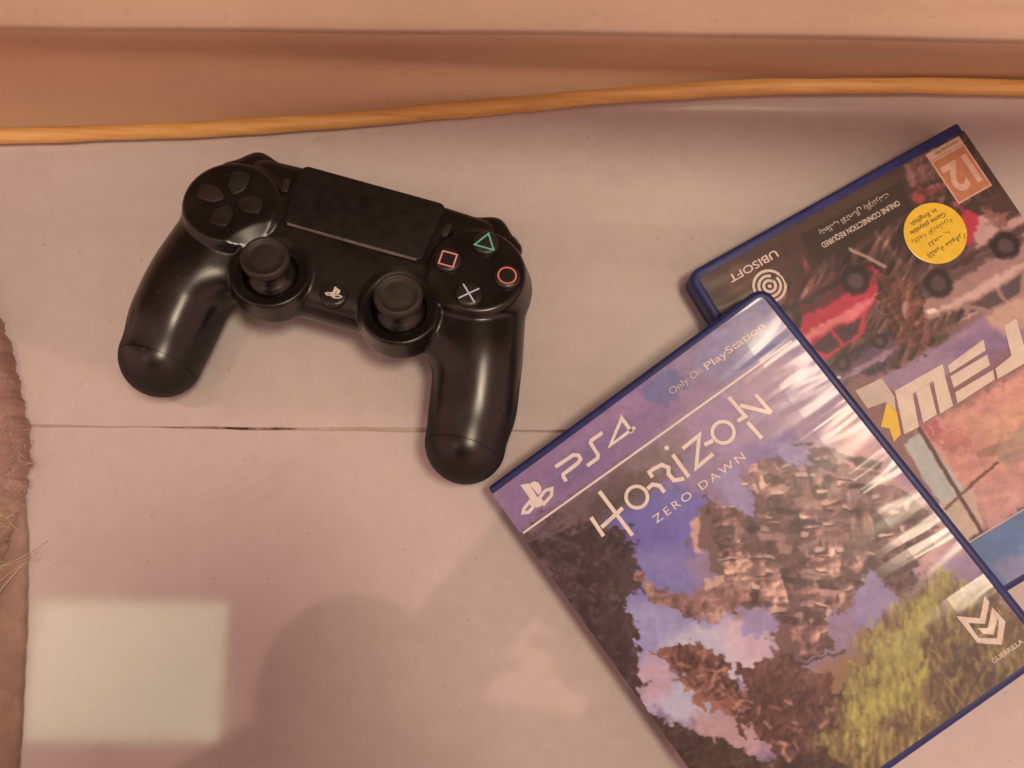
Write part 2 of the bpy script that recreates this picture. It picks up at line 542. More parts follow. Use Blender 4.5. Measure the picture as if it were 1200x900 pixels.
# ================================================================== tan cable along the skirting
def tube(path, rad, seg=12, squash=1.0):
    P = [np.array(p, float) for p in path]; rings = []
    for i, p in enumerate(P):
        d = P[min(i + 1, len(P) - 1)] - P[max(i - 1, 0)]; d /= np.linalg.norm(d)
        up = np.array([0, 0, 1.0]); s = np.cross(d, up)
        s = s / np.linalg.norm(s) if np.linalg.norm(s) > 1e-6 else np.array([1.0, 0, 0])
        u = np.cross(s, d)
        r = rad(i) if callable(rad) else rad
        rings.append([tuple(p + r * (math.cos(2 * math.pi * k / seg) * s + squash * math.sin(2 * math.pi * k / seg) * u)) for k in range(seg)])
    return stack(rings)

def catmull(pts, n):
    P = [np.array(p, float) for p in pts]; P = [2 * P[0] - P[1]] + P + [2 * P[-1] - P[-2]]
    out = []
    for i in range(1, len(P) - 2):
        for k in range(n):
            t = k / n
            out.append(0.5 * (2 * P[i] + (P[i + 1] - P[i - 1]) * t + (2 * P[i - 1] - 5 * P[i] + 4 * P[i + 1] - P[i + 2]) * t * t + (3 * P[i] - P[i - 1] - 3 * P[i + 1] + P[i + 2]) * t ** 3))
    out.append(P[-2])
    return out
cp = catmull([(-380, 153, 3.9), (-300, 155, 3.9), (-223, 157.5, 3.9), (-168, 159.7, 3.9), (-112, 163.2, 3.9), (-57, 168.2, 3.9), (-1, 174.4, 3.9), (54, 180.2, 3.9), (110, 184.0, 3.9), (167, 185.3, 3.9), (223, 185.2, 3.9), (300, 184, 3.9), (380, 183, 3.9)], 9)
cp = [p + np.array([0, 0.14 * math.sin(k * 0.55) + 0.10 * math.sin(k * 1.3 + 1), 0.0]) for k, p in enumerate(cp)]
V, F = tube(cp, lambda i: 3.45 + 0.06 * math.sin(i * 0.9) + 0.12 * math.sin(i * 0.37 + 1) + 0.03 * math.sin(i * 2.3), 16, 0.9)
cb = link('cable', mesh('cable', V, F), M['cable'])
tag(cb, 'thick tan orange cable lying along the foot of the skirting board', 'cable')

# ================================================================== rug edge at the left
rug = empty('rug')
rug.location = (-0.2, -0.02, 0)
tag(rug, 'frayed pinkish tan rug edge at the left border of the floor', 'rug')
RO = np.array([-200.0, -20.0, 0.0])
def edge_x(y):
    ys = [-190, -103, -60, -40, -25, -12, 0, 16, 33, 52, 71, 90, 110]
    xs_ = [-214, -212, -209, -207, -204, -202, -199.5, -198, -201.5, -206.5, -214, -224, -240]
    return float(np.interp(y, ys, xs_))
rnd = random.Random(11)
def fb(x, y, s):
    return sum(math.sin(x * s * f + 1.7 * f + y * s * f * 0.8) * math.cos(y * s * f * 1.3 - x * s * f * 0.4 + f) / f for f in (1, 2.3, 4.9, 9.7))
ys = np.linspace(-190, 108, 420); us = np.linspace(0, 1, 60)
V = []; F = []
for y in ys:
    ex = edge_x(y) + 0.9 * fb(0, y, 0.35) + 0.4 * fb(3, y, 1.1)
    for u in us:
        a = u * 34.0
        x = ex - a
        thick = 7.0 if y < 40 else 7.0 + 3.0 * min(1, (y - 40) / 40)
        rough = 1.0 if y < 25 else max(0.25, 1.0 - (y - 25) / 30)
        z = thick * (1 - max(0, 1 - a / 5.5) ** 2) ** 0.5 + rough * (0.6 * fb(x, y, 0.5) + 0.35 * fb(y, x, 1.7)) * min(1, a / 2) + 0.25
        V.append((x - RO[0], y - RO[1], max(0.15, z)))
nu = len(us)
for i in range(len(ys) - 1):
    for k in range(nu - 1):
        F.append((i * nu + k, i * nu + k + 1, (i + 1) * nu + k + 1, (i + 1) * nu + k))
link('pile', mesh('pile', V, F), M['rug'], rug)
V = []; F = []
ys = np.linspace(-190, -2, 90)
for y in ys:
    ex = float(np.interp(y, [-190, -103, -58, -17, -2], [-189.5, -192.0, -193.6, -196.2, -199])) + 0.25 * fb(1, y, 0.3)
    for a, z in ((0, 0.1), (0.3, 1.3), (1.0, 2.0), (4, 2.3), (9, 2.3), (22, 2.2)):
        V.append((ex - a - RO[0], y - RO[1], z + (0.12 * fb(a, y, 0.4) if z > 1 else 0)))
for i in range(len(ys) - 1):
    for k in range(5):
        F.append((i * 6 + k, i * 6 + k + 1, (i + 1) * 6 + k + 1, (i + 1) * 6 + k))
link('binding', mesh('binding', V, F), M['binding'], rug)
def thread(p0, p1, p2, r=0.28):
    pts = [(1 - t) ** 2 * np.array(p0) + 2 * t * (1 - t) * np.array(p1) + t * t * np.array(p2) - RO for t in np.linspace(0, 1, 9)]
    V, F = tube(pts, lambda i: r * (1 - 0.06 * i), 6)
    link('loose_thread', mesh('loose_thread', V, F), M['thread'], rug)
thread((-208, -26, 7), (-196, -24, 8), (-188.5, -15, 0.5), 0.26)
thread((-208, -24, 7), (-200, -27, 8), (-192, -19.5, 1.0), 0.24)
thread((-209, -44, 6), (-200, -30, 7), (-194, -22, 3.0), 0.3)
thread((-208, -38, 7), (-201, -26, 8), (-190.5, -22, 0.8), 0.2)
for k in range(34):
    y = rnd.uniform(-110, 30); x = edge_x(y) + rnd.uniform(-7, -0.5)
    a = rnd.uniform(-1.2, 1.2); L = rnd.uniform(2.5, 7)
    thread((x, y, 6.5), (x + L * 0.6 * math.cos(a), y + L * 0.6 * math.sin(a), rnd.uniform(6, 10)), (x + L * math.cos(a), y + L * math.sin(a), rnd.uniform(3.5, 8)), rnd.uniform(0.12, 0.22))

fz = []
for k in range(420):
    y = rnd.uniform(-112, 34); x = edge_x(y) + rnd.uniform(-12, 0.2)
    a = rnd.uniform(-math.pi, math.pi); L = rnd.uniform(1.2, 4.0); zz = 6.2 if x < edge_x(y) - 3 else 4.2
    pts = [np.array((x, y, zz)), np.array((x + L * 0.5 * math.cos(a), y + L * 0.5 * math.sin(a), zz + rnd.uniform(1, 3))), np.array((x + L * math.cos(a + 0.5), y + L * math.sin(a + 0.5), zz + rnd.uniform(0.2, 2)))]
    fz.append(tube([p - RO for p in pts], rnd.uniform(0.07, 0.14), 4))
tag(link('fuzz', mesh('fuzz', *join(fz)), M['thread'], rug), kind='stuff')

# ================================================================== game controller
CT = empty('game_controller')
CT.matrix_world = Matrix.Translation(Vector((-0.06574, 0.09488, 0.0355))) @ Matrix.Rotation(-0.261, 4, 'Z') @ Matrix.Rotation(-0.252, 4, 'X') @ Matrix.Rotation(0.012, 4, 'Y')
tag(CT, 'black wireless game controller with two thumbsticks and coloured button symbols lying on the floor', 'game controller')
PX, PY = 50.5, 12.0          # centre of the button pods
SX, SY = 26.1, -11.4         # centre of the thumbsticks

GK = [(54.0, 18, -20, 15.8), (56.6, 4, -20.8, 17.0), (60.0, -16, -23.6, 17.8), (62.8, -34, -28.6, 17.7), (63.4, -48.0, -32.0, 16.2)]
GC = np.array(catmull([k[:3] for k in GK], 40))
GD = (GC[-1] - GC[0]) / np.linalg.norm(GC[-1] - GC[0])
GS = (GC - GC[0]) @ GD
_t = np.linspace(0, 4, len(GC)); _i = np.minimum(_t.astype(int), 3); _f = _t - _i; _f = _f * _f * (3 - 2 * _f)
GR = np.array([k[3] for k in GK])[_i] * (1 - _f) + np.array([k[3] for k in GK])[_i + 1] * _f
GR = np.convolve(np.pad(GR, 12, mode='edge'), np.ones(25) / 25, 'valid')
def body_sdf(P):
    Q = P.copy(); Q[..., 0] = np.abs(Q[..., 0] - 0.03 * np.maximum(0, -P[..., 1] - 22))
    u, v, w = Q[..., 0], Q[..., 1], Q[..., 2]
    s_ = np.clip((Q - GC[0]) @ GD, GS[0], GS[-1])
    cc = np.stack([np.interp(s_, GS, GC[:, k]) for k in range(3)], -1)
    grip = np.linalg.norm(Q - cc, axis=-1) - np.interp(s_, GS, GR)
    top = w + 2.6 + 0.19 * np.maximum(0, 8.5 - v) + 0.0010 * u * u * (v < 1e9)
    slab_ = smax(top, -(w + 27 + 0.1 * v), 5)
    slab_ = smax(slab_, v - 38.0 - 0.05 * (w + 10), 4)
    slab_ = smax(slab_, -20.5 - v, 9)
    slab_ = smax(slab_, u - 52, 5)
    d = smin(slab_, grip, 9)
    rr = np.sqrt((u - PX) ** 2 + (v - PY) ** 2)
    pod = smax(rr - (18.9 + 0.30 * np.clip(-2 - w, 0, 14)), w + 1.7, 2.2)
    pod = smax(pod, -(w + 22), 4)
    d = smin(d, pod, 1.3)
    rs = np.sqrt((u - SX) ** 2 + (v - SY) ** 2)
    ring = smax(rs - 15.6 - 0.04 * np.clip(-5 - w, 0, 15), w + 4.4, 1.6)
    ring = smax(ring, -(w + 20), 4)
    d = smin(d, ring, 1.4)
    bowl = np.minimum((rs - (14.6 + 2.4 * (w + 4.4))) * 0.38, np.maximum(rs - 10.6, w + 5))
    bowl = np.maximum(bowl, -(w + 9.2))
    d = smax(d, -bowl, 0.5)
    return d

full = net_mesh('body', body_sdf, (-84, -66, -50), (84, 42, 1), 0.75)
def cut(src, name, co, no, keep_outer):
    bm = bmesh.new(); bm.from_mesh(src)
    bmesh.ops.bisect_plane(bm, geom=bm.verts[:] + bm.edges[:] + bm.faces[:], plane_co=co, plane_no=no, clear_inner=keep_outer, clear_outer=not keep_outer)
    me = bpy.data.meshes.new(name); bm.to_mesh(me); bm.free(); me.shade_smooth()
    return me
# seam between the upper shell and the two lower grip ends
sv = -0.0495
link('body', cut(full, 'body', (0, sv + 0.00008, 0), (0, 1, -0.10), True), M['black'], CT)
for s in (-1, 1):
    a = cut(full, 'grip_end', (0, sv - 0.00008, 0), (0, 1, -0.10), False)
    a = cut(a, 'grip_end', (0, 0, 0), (s, 0, 0), True)
    link('grip_end', a, M['black'], CT)

# touch panel
tp = round_poly([(-28.6, 9.2), (28.6, 9.2), (30.2, 37.4), (-30.2, 37.4)], 3.0)
tpf = lambda i: [(x * (1 - i / 30.0), 23 + (y - 23) * (1 - i / 15.0)) for x, y in tp]
V, F = slab(tpf, -6, -1.95, 0.6, 3)
tpo = link('touchpad', mesh('touchpad', V, F), M['pad'], CT)
# lower lip of the touch panel, sloped toward the player, its highlight painted pale
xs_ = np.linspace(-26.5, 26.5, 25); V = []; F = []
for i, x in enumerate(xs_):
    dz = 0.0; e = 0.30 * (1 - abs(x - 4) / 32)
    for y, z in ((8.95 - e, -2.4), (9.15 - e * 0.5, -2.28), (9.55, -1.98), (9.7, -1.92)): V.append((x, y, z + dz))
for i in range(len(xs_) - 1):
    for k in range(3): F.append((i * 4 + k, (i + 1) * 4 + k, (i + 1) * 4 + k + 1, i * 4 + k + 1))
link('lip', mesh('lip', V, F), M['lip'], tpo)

# menu buttons beside the touch panel
for s in (-1, 1):
    V, F = slab(lambda i: round_poly(poly_inset([(-1.6, -3.4), (1.6, -3.4), (1.6, 3.4), (-1.6, 3.4)], i), 1.5), -5, -1.7, 0.5, 2)
    a = math.radians(-s * 8)
    V = [(s * 33.6 + x * math.cos(a) - y * math.sin(a), 26.2 + x * math.sin(a) + y * math.cos(a), z - 0.6) for x, y, z in V]
    link('menu_button', mesh('menu_button', V, F), M['dpad'], CT)

# directional buttons
petal = [(0, 1.7), (3.9, 5.8), (3.6, 12.9), (-3.6, 12.9), (-3.9, 5.8)]
for k in range(4):
    V, F = slab(lambda i: round_poly(poly_inset(petal, i), 2.0), -3.0, 0.4, 0.7, 3)
    a = math.pi / 2 * k
    V = [(x, y, z + (0.09 * (y - 7) - 0.1 if z > -1 else 0)) for x, y, z in V]
    V = [(-PX + x * math.cos(a) - y * math.sin(a), PY + x * math.sin(a) + y * math.cos(a), z) for x, y, z in V]
    link('direction_button', mesh('direction_button', V, F), M['dpad'], CT)

# action buttons with coloured outline symbols
for nm, dx, dy, mat in (('triangle', 0, 12, 'green'), ('square', -12, 0, 'pink'), ('circle', 12, 0, 'red'), ('cross', 0, -12, 'lilac')):
    cx, cy = PX + dx, PY + dy
    V, F = lathe([(5.2, -3.0), (5.2, -0.7), (5.0, -0.25), (4.5, 0.05), (3.4, 0.20), (1.8, 0.28), (0.3, 0.30)], cx, cy)
    b = link('action_button', mesh('action_button', V, F), M['button'], CT)
    zz = 0.36; w = 0.62
    if nm == 'triangle':
        g = ribbon([(cx, cy + 4.0), (cx - 3.9, cy - 2.6), (cx + 3.9, cy - 2.6)], w, zz, True)
    elif nm == 'square':
        g = ribbon([(cx - 2.9, cy - 2.9), (cx + 2.9, cy - 2.9), (cx + 2.9, cy + 2.9), (cx - 2.9, cy + 2.9)], w, zz, True)
    elif nm == 'circle':
        g = ribbon(disc_pts(cx, cy, 3.5, 36), w, zz, True)
    else:
        g = join([ribbon([(cx - 3.2, cy - 3.2), (cx + 3.2, cy + 3.2)], w, zz), ribbon([(cx - 3.2, cy + 3.2), (cx + 3.2, cy - 3.2)], w, zz + 0.02)])
    me = up_faces(mesh('symbol', *g, smooth=False))
    sy = link('symbol', me, M[mat], b)
    tag(sy, {'triangle': 'green triangle outline', 'square': 'pink square outline', 'circle': 'red circle outline', 'cross': 'pale lilac cross'}[nm])

# thumbsticks
for s in (-1, 1):
    t_ = link('thumbstick', mesh('thumbstick', *lathe([(10.4, -9.6), (10.2, -8.0), (9.2, -6.6), (7.6, -5.4), (6.0, -4.6), (5.2, -3.4), (5.0, -1.0), (5.4, 1.2), (6.4, 2.2)], s * SX, SY)), M['black'], CT)
    link('stick_cap', mesh('stick_cap', *lathe([(5.0, 1.4), (7.4, 1.8), (8.7, 2.8), (9.25, 4.2), (9.2, 5.4), (8.8, 6.3), (8.1, 6.85), (7.4, 6.75), (6.8, 6.2), (6.2, 5.75), (4.6, 5.95), (2.4, 6.15), (0.2, 6.2)], s * SX, SY, 48)), M['rubber'], t_)

# home button with emblem, speaker holes
hb_z = -2.6 - 0.19 * 21.0
hb = link('home_button', mesh('home_button', *lathe([(5.6, hb_z - 2), (5.6, hb_z + 0.2), (5.2, hb_z + 0.75), (4.2, hb_z + 0.95), (2.0, hb_z + 1.1), (0.2, hb_z + 1.12)], 0, -12.5)), M['button'], CT)

# ------------------------------------------------------------------ outlines of the prints (millimetres on the covers)
ART_A=[
('P',(112,90,132),3,0,1,[(1.6,1.3),(77.6,2.1),(80.1,20.7),(-1.6,26.9)]),
('P',(96,80,128),5,2,0.6,[(21.3,10.6),(49.5,6.3),(64.8,13.5),(23.7,18.6)]),
('P',(126,100,140),4,2,0.6,[(31.3,5.5),(68.2,3.5),(72.8,11.1),(42.8,9.7)]),
('P',(82,84,130),4,3,0.9,[(70.7,4.6),(87.5,5.4),(89.3,15.0),(73.9,15.2)]),
('P',(112,108,148),7,2,1,[(91.2,6.0),(133.2,1.1),(131.7,25.2),(100.2,21.1)]),
('P',(126,120,154),4,2,0.8,[(111.4,6.5),(127.0,4.8),(126.8,17.3),(112.1,16.3)]),
('P',(88,86,136),1.5,1,0.8,[(103.7,19.2),(123.2,20.4),(126.2,24.4),(111.5,22.4)]),
('P',(86,70,76),6,3,1,[(-3.8,22.0),(62.8,24.4),(70.1,33.9),(39.7,44.3),(-4.2,45.2)]),
('P',(70,56,58),5,4,0.9,[(8.5,28.0),(49.5,31.2),(33.9,41.0),(7.4,43.4)]),
('P',(112,98,108),5,3,0.8,[(49.3,26.0),(77.7,23.8),(85.2,32.7),(59.1,34.8)]),
('P',(90,84,150),6,3,1,[(31.2,37.4),(59.1,40.2),(67.3,56.2),(44.7,70.0),(29.5,55.1)]),
('P',(126,106,142),8,3,1,[(74.7,25.0),(127.7,25.1),(135.4,61.7),(105.8,74.1),(83.5,51.0)]),
('P',(140,120,146),3,2,0.8,[(94.2,23.7),(126.3,25.3),(127.6,36.2),(102.4,36.4)]),
('P',(126,108,138),4,2,0.8,[(96.5,41.9),(125.0,41.7),(125.6,62.5),(95.4,56.5)]),
('P',(138,116,140),3,2,0.8,[(103.4,59.1),(131.6,58.9),(131.7,75.0),(107.6,70.2)]),
('P',(102,90,142),5,3,0.8,[(87.4,47.4),(108.5,49.9),(106.9,64.9),(90.2,61.6)]),
('P',(104,98,156),7,3,1,[(29.1,52.9),(48.3,62.6),(41.5,90.1),(21.9,84.1),(14.9,62.7)]),
('P',(126,122,170),8,3,1,[(13.4,63.6),(35.6,79.3),(36.4,102.0),(7.2,98.3),(5.9,83.9)]),
('P',(150,148,184),6,3,1,[(22.6,85.8),(45.4,92.8),(42.7,117.1),(10.4,115.8),(2.0,102.4)]),
('P',(170,150,172),8,3,0.9,[(41.0,95.9),(59.7,100.2),(48.9,118.3),(35.1,112.6)]),
('P',(156,130,156),8,3,0.9,[(2.5,88.5),(16.5,91.2),(12.4,104.6),(0.7,104.2)]),
('P',(196,170,182),1.5,1.5,0.9,[(6.1,66.8),(10.5,70.7),(8.0,75.2),(4.1,71.6)]),
('P',(190,164,178),1.2,1,0.8,[(11.3,72.8),(13.4,75.0),(11.4,77.1),(9.4,75.4)]),
('P',(150,150,178),8,3,0.9,[(14.4,99.4),(26.8,106.8),(21.1,120.5),(5.4,115.0)]),
('P',(162,128,140),9,4,1,[(127.8,56.0),(131.2,90.6),(128.3,121.7),(114.1,127.0),(105.4,103.4),(103.0,74.1)]),
('P',(166,160,170),3,2,1,[(70.3,101.8),(83.0,106.9),(71.9,119.1),(61.8,117.0)]),
('P',(64,46,52),1.4,5,1,[(-2.5,20.1),(26.9,31.1),(30.1,51.6),(25.9,66.5),(15.2,64.4),(11.7,72.3),(12.8,80.1),(4.0,79.4),(1.0,92.1),(-5.0,90.3),(-2.5,76.1),(-1.5,47.1)]),
('P',(94,76,86),6,3,0.8,[(-1.1,24.0),(28.5,29.0),(22.4,44.9),(1.8,43.8)]),
('L',(48,34,38),1.3,0.5,1,1,[(8.8,76.2),(1.8,88.8),(0.8,96.6),(0.1,106.1)]),
('P',(150,122,136),7,3,1,[(12.5,116.1),(40.5,126.2),(34.8,142.6),(18.9,137.8),(11.8,125.4)]),
('P',(124,84,80),2,6,1,[(14.3,90.5),(29.7,93.5),(32.9,110.3),(30.6,124.7),(20.4,116.2),(17.4,103.4)]),
('P',(168,122,116),1.5,4,0.6,[(22.9,98.8),(29.1,111.5),(28.1,115.4),(21.5,104.3)]),
('P',(118,92,76),8,4,1,[(58.1,127.8),(115.1,129.6),(136.3,172.0),(2.1,175.0),(31.4,147.0)]),
('P',(136,134,84),5,5,0.9,[(43.7,141.2),(90.5,131.3),(122.3,126.3),(123.9,132.0),(87.4,145.0),(52.7,159.6)]),
('P',(150,150,76),3.5,4,0.9,[(62.0,147.7),(92.0,149.0),(97.3,154.9),(62.6,157.8),(53.3,151.5)]),
('P',(94,71,62),4,6,0.9,[(106.4,135.6),(132.3,141.8),(136.3,172.0),(64.0,174.6),(66.6,161.6),(96.8,158.3)]),
('P',(80,62,56),5,4,0.9,[(125.4,140.7),(131.1,150.4),(133.8,172.8),(104.8,171.2),(100.7,157.3)]),
('P',(68,52,46),5,4,1,[(22.8,143.0),(55.8,160.6),(65.2,170.6),(2.1,175.0)]),
('P',(104,100,70),3,6,0.8,[(37.4,144.4),(56.8,149.4),(51.9,161.6),(36.9,155.1)]),
('P',(54,38,40),0.9,1.5,1,[(0.2,91.5),(2.0,110.4),(11.9,126.3),(22.4,139.4),(26.6,149.3),(3.4,175.8),(-7.3,167.0),(-5.2,87.8)]),
('L',(150,112,110),1.3,0.7,2,0.8,[(3.0,117.2),(13.0,130.0),(22.1,141.4)]),
('P',(92,68,72),1.5,5,1,[(51.5,64.8),(64.6,55.0),(72.4,63.9),(89.1,56.8),(102.5,68.1),(116.4,78.3),(124.5,95.6),(121.9,117.1),(102.0,124.1),(82.0,114.7),(66.7,116.6),(53.0,124.2),(47.5,118.5),(61.7,97.6),(51.8,85.6)]),
('P',(120,90,98),1.5,3,0.9,[(27.5,58.9),(30.4,72.8),(53.2,82.7),(63.5,97.8),(48.5,95.0),(33.9,84.7),(26.2,73.0)]),
('P',(70,50,54),2.5,4,0.9,[(64.0,73.8),(84.4,78.5),(87.8,94.7),(68.4,104.3),(62.0,92.0)]),
('P',(64,48,56),2.5,4,0.9,[(87.1,98.1),(107.4,104.8),(102.6,120.8),(84.6,113.8)]),
('P',(86,66,80),2.5,4,0.9,[(117.8,96.6),(129.0,104.7),(122.4,115.5),(110.8,110.4)]),
('P',(132,94,88),2.5,3,0.8,[(86.8,70.3),(97.7,74.2),(91.1,85.3),(79.5,84.9)]),
('P',(198,164,156),1,2,0.9,[(61.6,80.0),(65.0,84.0),(61.7,97.6),(57.5,95.8)]),
('P',(200,165,158),1,2,0.8,[(85.1,71.4),(90.5,80.9),(89.2,91.8),(85.0,88.0)]),
('P',(190,158,150),1,2,0.8,[(102.0,71.3),(108.5,74.1),(105.9,84.1),(99.7,80.4)]),
('P',(186,152,146),1,2,0.8,[(92.8,91.3),(99.2,94.2),(91.8,104.6),(88.1,100.4)]),
('P',(176,140,140),0.8,2,0.8,[(57.0,57.6),(61.0,57.7),(51.6,68.9),(49.9,66.9)]),
('P',(180,146,140),0.8,2,0.7,[(47.3,77.7),(54.4,81.1),(50.7,84.8),(45.1,81.7)]),
('L',(176,138,136),1.2,0.6,2,0.8,[(27.5,60.5),(30.0,73.4),(37.4,84.9),(44.4,89.0)]),
('L',(196,160,154),1,0.5,1.5,0.8,[(86.5,54.9),(81.6,66.6),(76.2,74.6)]),
('L',(170,130,126),1,0.5,1.5,0.7,[(82.7,83.2),(83.2,95.4),(85.5,101.7)]),
('P',(76,52,52),1.2,5,1,[(26.3,124.0),(40.1,115.3),(54.5,122.2),(61.1,144.9),(55.6,148.6),(41.6,139.0),(29.7,139.1)]),
('P',(150,112,110),1.2,3,0.7,[(44.7,122.3),(56.4,127.4),(57.1,131.6),(44.4,127.7)]),
('L',(60,42,40),1.6,0.5,3,1,[(37.7,136.4),(30.9,146.7),(31.2,152.4)]),
('L',(72,52,50),1.2,0.5,2,1,[(48.1,117.8),(59.7,123.2),(71.8,127.8)]),
('L',(66,48,46),1.4,0.5,3,1,[(45.4,134.1),(57.7,135.8),(66.3,137.2)]),
]
ART_B=[
('P',(70,48,42),4,3,1,[(132.1,168.2),(2.7,169.6),(3.3,159.0),(125.2,156.1)]),
('P',(92,62,54),4,3,0.8,[(123.9,161.5),(107.5,164.7),(105.2,155.1),(123.1,152.8)]),
('P',(150,98,92),2.5,2,0.9,[(31.5,166.4),(17.3,167.0),(19.2,156.4),(32.5,157.0)]),
('P',(160,66,64),2,2,0.8,[(35.2,154.3),(16.7,153.7),(17.0,149.5),(34.5,148.8)]),
('P',(52,38,34),2,2,0.9,[(36.8,149.2),(19.4,147.9),(22.0,139.5),(36.9,140.8)]),
('P',(152,64,68),4,4,1,[(109.4,147.1),(88.0,146.2),(73.5,133.0),(84.1,121.7),(108.8,126.3),(109.2,138.8)]),
('P',(180,48,74),2,1.5,1,[(89.7,138.9),(69.0,138.8),(69.5,134.1),(84.7,131.9)]),
('P',(152,58,68),1.5,1.5,1,[(87.3,158.4),(90.3,145.8),(85.1,137.1),(95.5,138.9)]),
('P',(190,126,120),3,3,0.8,[(97.6,137.6),(83.5,133.7),(88.9,127.3),(100.3,130.1)]),
('P',(70,44,42),3,3,0.9,[(107.9,164.1),(87.3,163.8),(87.5,153.4),(101.4,148.0)]),
('P',(52,37,33),0.6,0,1,[(84.8,162.4),(36.1,161.2),(38.0,148.6),(87.0,147.7)]),
('P',(102,62,56),4,4,1,[(65.0,144.9),(51.6,133.1),(54.8,109.3),(67.7,96.2),(76.0,104.9),(74.8,124.6)]),
('P',(58,40,38),2,3,0.9,[(65.1,142.8),(56.9,136.1),(58.2,124.4),(69.4,126.5)]),
('L',(184,154,144),2.2,0.6,0.6,0.9,[(56.5,147.6),(54.8,128.3)]),
('P',(178,152,144),1,1.5,0.9,[(57.2,122.1),(47.1,122.2),(47.8,112.3),(58.5,113.8)]),
('L',(200,178,166),0.8,0.4,1.5,0.9,[(43.0,123.3),(43.6,116.1),(46.4,109.4)]),
('P',(156,72,60),2,3,0.9,[(70.7,111.7),(56.4,106.9),(61.5,96.7),(73.2,101.7)]),
('P',(72,62,48),1.2,2,1,[(62.2,99.5),(54.3,97.5),(56.4,88.2),(64.0,89.2)]),
('P',(98,62,70),3,4,1,[(100.3,126.8),(67.7,121.5),(76.2,105.9),(93.2,102.5),(103.6,113.2)]),
('P',(88,70,104),1.5,2,1,[(97.0,112.7),(80.3,109.8),(82.5,98.9),(98.2,101.3)]),
('L',(196,160,152),0.9,0.4,2,0.8,[(71.7,122.9),(73.8,115.9),(71.7,109.0)]),
('L',(190,150,146),0.9,0.4,2,0.8,[(90.5,122.9),(82.5,122.4),(73.3,120.5)]),
('L',(170,120,112),1,0.5,2,0.8,[(96.3,104.2),(85.7,101.5)]),
('P',(210,150,110),0.8,1,0.9,[(88.2,114.2),(85.7,110.4),(89.3,110.0)]),
('P',(152,114,108),3,2,1,[(40.0,121.5),(7.2,112.2),(-7.2,108.3),(3.2,93.3),(46.5,98.0),(55.9,105.8)]),
('P',(108,78,76),1.5,2,0.9,[(40.3,113.4),(19.9,111.0),(22.2,101.5),(43.3,102.7)]),
('P',(74,58,60),1,1,0.9,[(50.0,104.0),(43.3,102.7),(45.5,98.2),(51.1,99.8)]),
('P',(74,58,62),1,1,0.9,[(41.1,102.3),(34.0,101.6),(35.4,98.2),(42.9,98.4)]),
('L',(190,150,140),0.9,0.5,1,0.8,[(53.9,99.3),(33.4,98.7),(13.9,99.3)]),
('P',(186,144,134),2,3,0.9,[(19.1,132.4),(-1.1,124.4),(-10.4,119.1),(-2.0,107.0),(23.8,119.1)]),
('P',(168,50,66),1.5,2,1,[(22.3,143.5),(14.3,133.1),(25.5,121.7),(26.7,135.0)]),
('P',(172,76,76),1.2,1.5,0.9,[(31.8,121.1),(22.4,119.9),(29.1,116.2)]),
('P',(76,50,46),2,3,0.9,[(3.8,155.0),(1.3,142.8),(0.4,125.2),(9.2,121.7),(12.2,136.2)]),
('P',(140,92,84),2,4,0.8,[(9.7,136.8),(4.5,125.4),(7.2,118.5),(13.7,127.7)]),
('P',(138,110,130),2,1,1,[(90.3,95.7),(56.9,94.9),(39.2,96.3),(18.5,95.7),(3.2,93.3),(17.6,72.7),(47.2,84.5),(85.5,83.0)]),
('P',(122,94,124),3,2,0.8,[(59.3,91.4),(40.8,93.9),(34.2,82.1),(47.7,77.6)]),
('P',(180,140,120),2,2,0.9,[(37.3,96.0),(17.5,97.2),(1.2,96.2),(9.4,84.4),(35.3,84.7)]),
('P',(192,130,118),6,3,1,[(86.8,69.8),(35.7,70.8),(11.5,69.2),(39.5,29.3),(83.8,30.5),(88.6,48.6)]),
('P',(204,156,122),5,3,0.9,[(65.8,63.1),(43.6,59.2),(21.6,54.8),(35.5,34.9),(71.4,42.7)]),
('P',(146,66,66),2.5,5,0.8,[(83.2,69.0),(69.4,63.9),(74.5,55.0),(84.6,59.6)]),
('P',(118,116,98),1.5,3,0.8,[(64.3,53.2),(49.5,50.7),(37.6,43.9),(49.3,27.1),(66.2,38.3)]),
('P',(88,70,50),1.5,3,0.8,[(72.7,52.9),(63.8,50.9),(65.2,47.0),(73.5,48.6)]),
('P',(160,156,152),1.2,1,1,[(95.9,68.3),(86.4,69.2),(84.3,39.2),(95.5,37.1)]),
('P',(178,152,136),1.2,1,1,[(97.2,41.9),(81.4,39.9),(86.5,25.2),(96.3,23.9)]),
('P',(174,130,130),3,3,0.9,[(81.1,40.5),(57.2,39.4),(38.5,36.6),(48.2,22.7),(86.0,24.1)]),
('L',(82,50,48),1.7,0.4,0.4,1,[(86.4,70.4),(87.8,23.2)]),
('L',(96,62,58),1.1,0.4,0.6,1,[(95.2,38.8),(67.1,44.2)]),
('P',(80,102,138),0.5,0,1,[(98.2,23.4),(68.1,23.5),(27.2,23.2),(38.3,-9.8),(91.9,-0.5)]),
('P',(128,120,150),5,2,0.8,[(93.1,10.7),(76.2,11.7),(53.0,10.0),(62.5,-3.6),(90.9,-0.3)]),
]
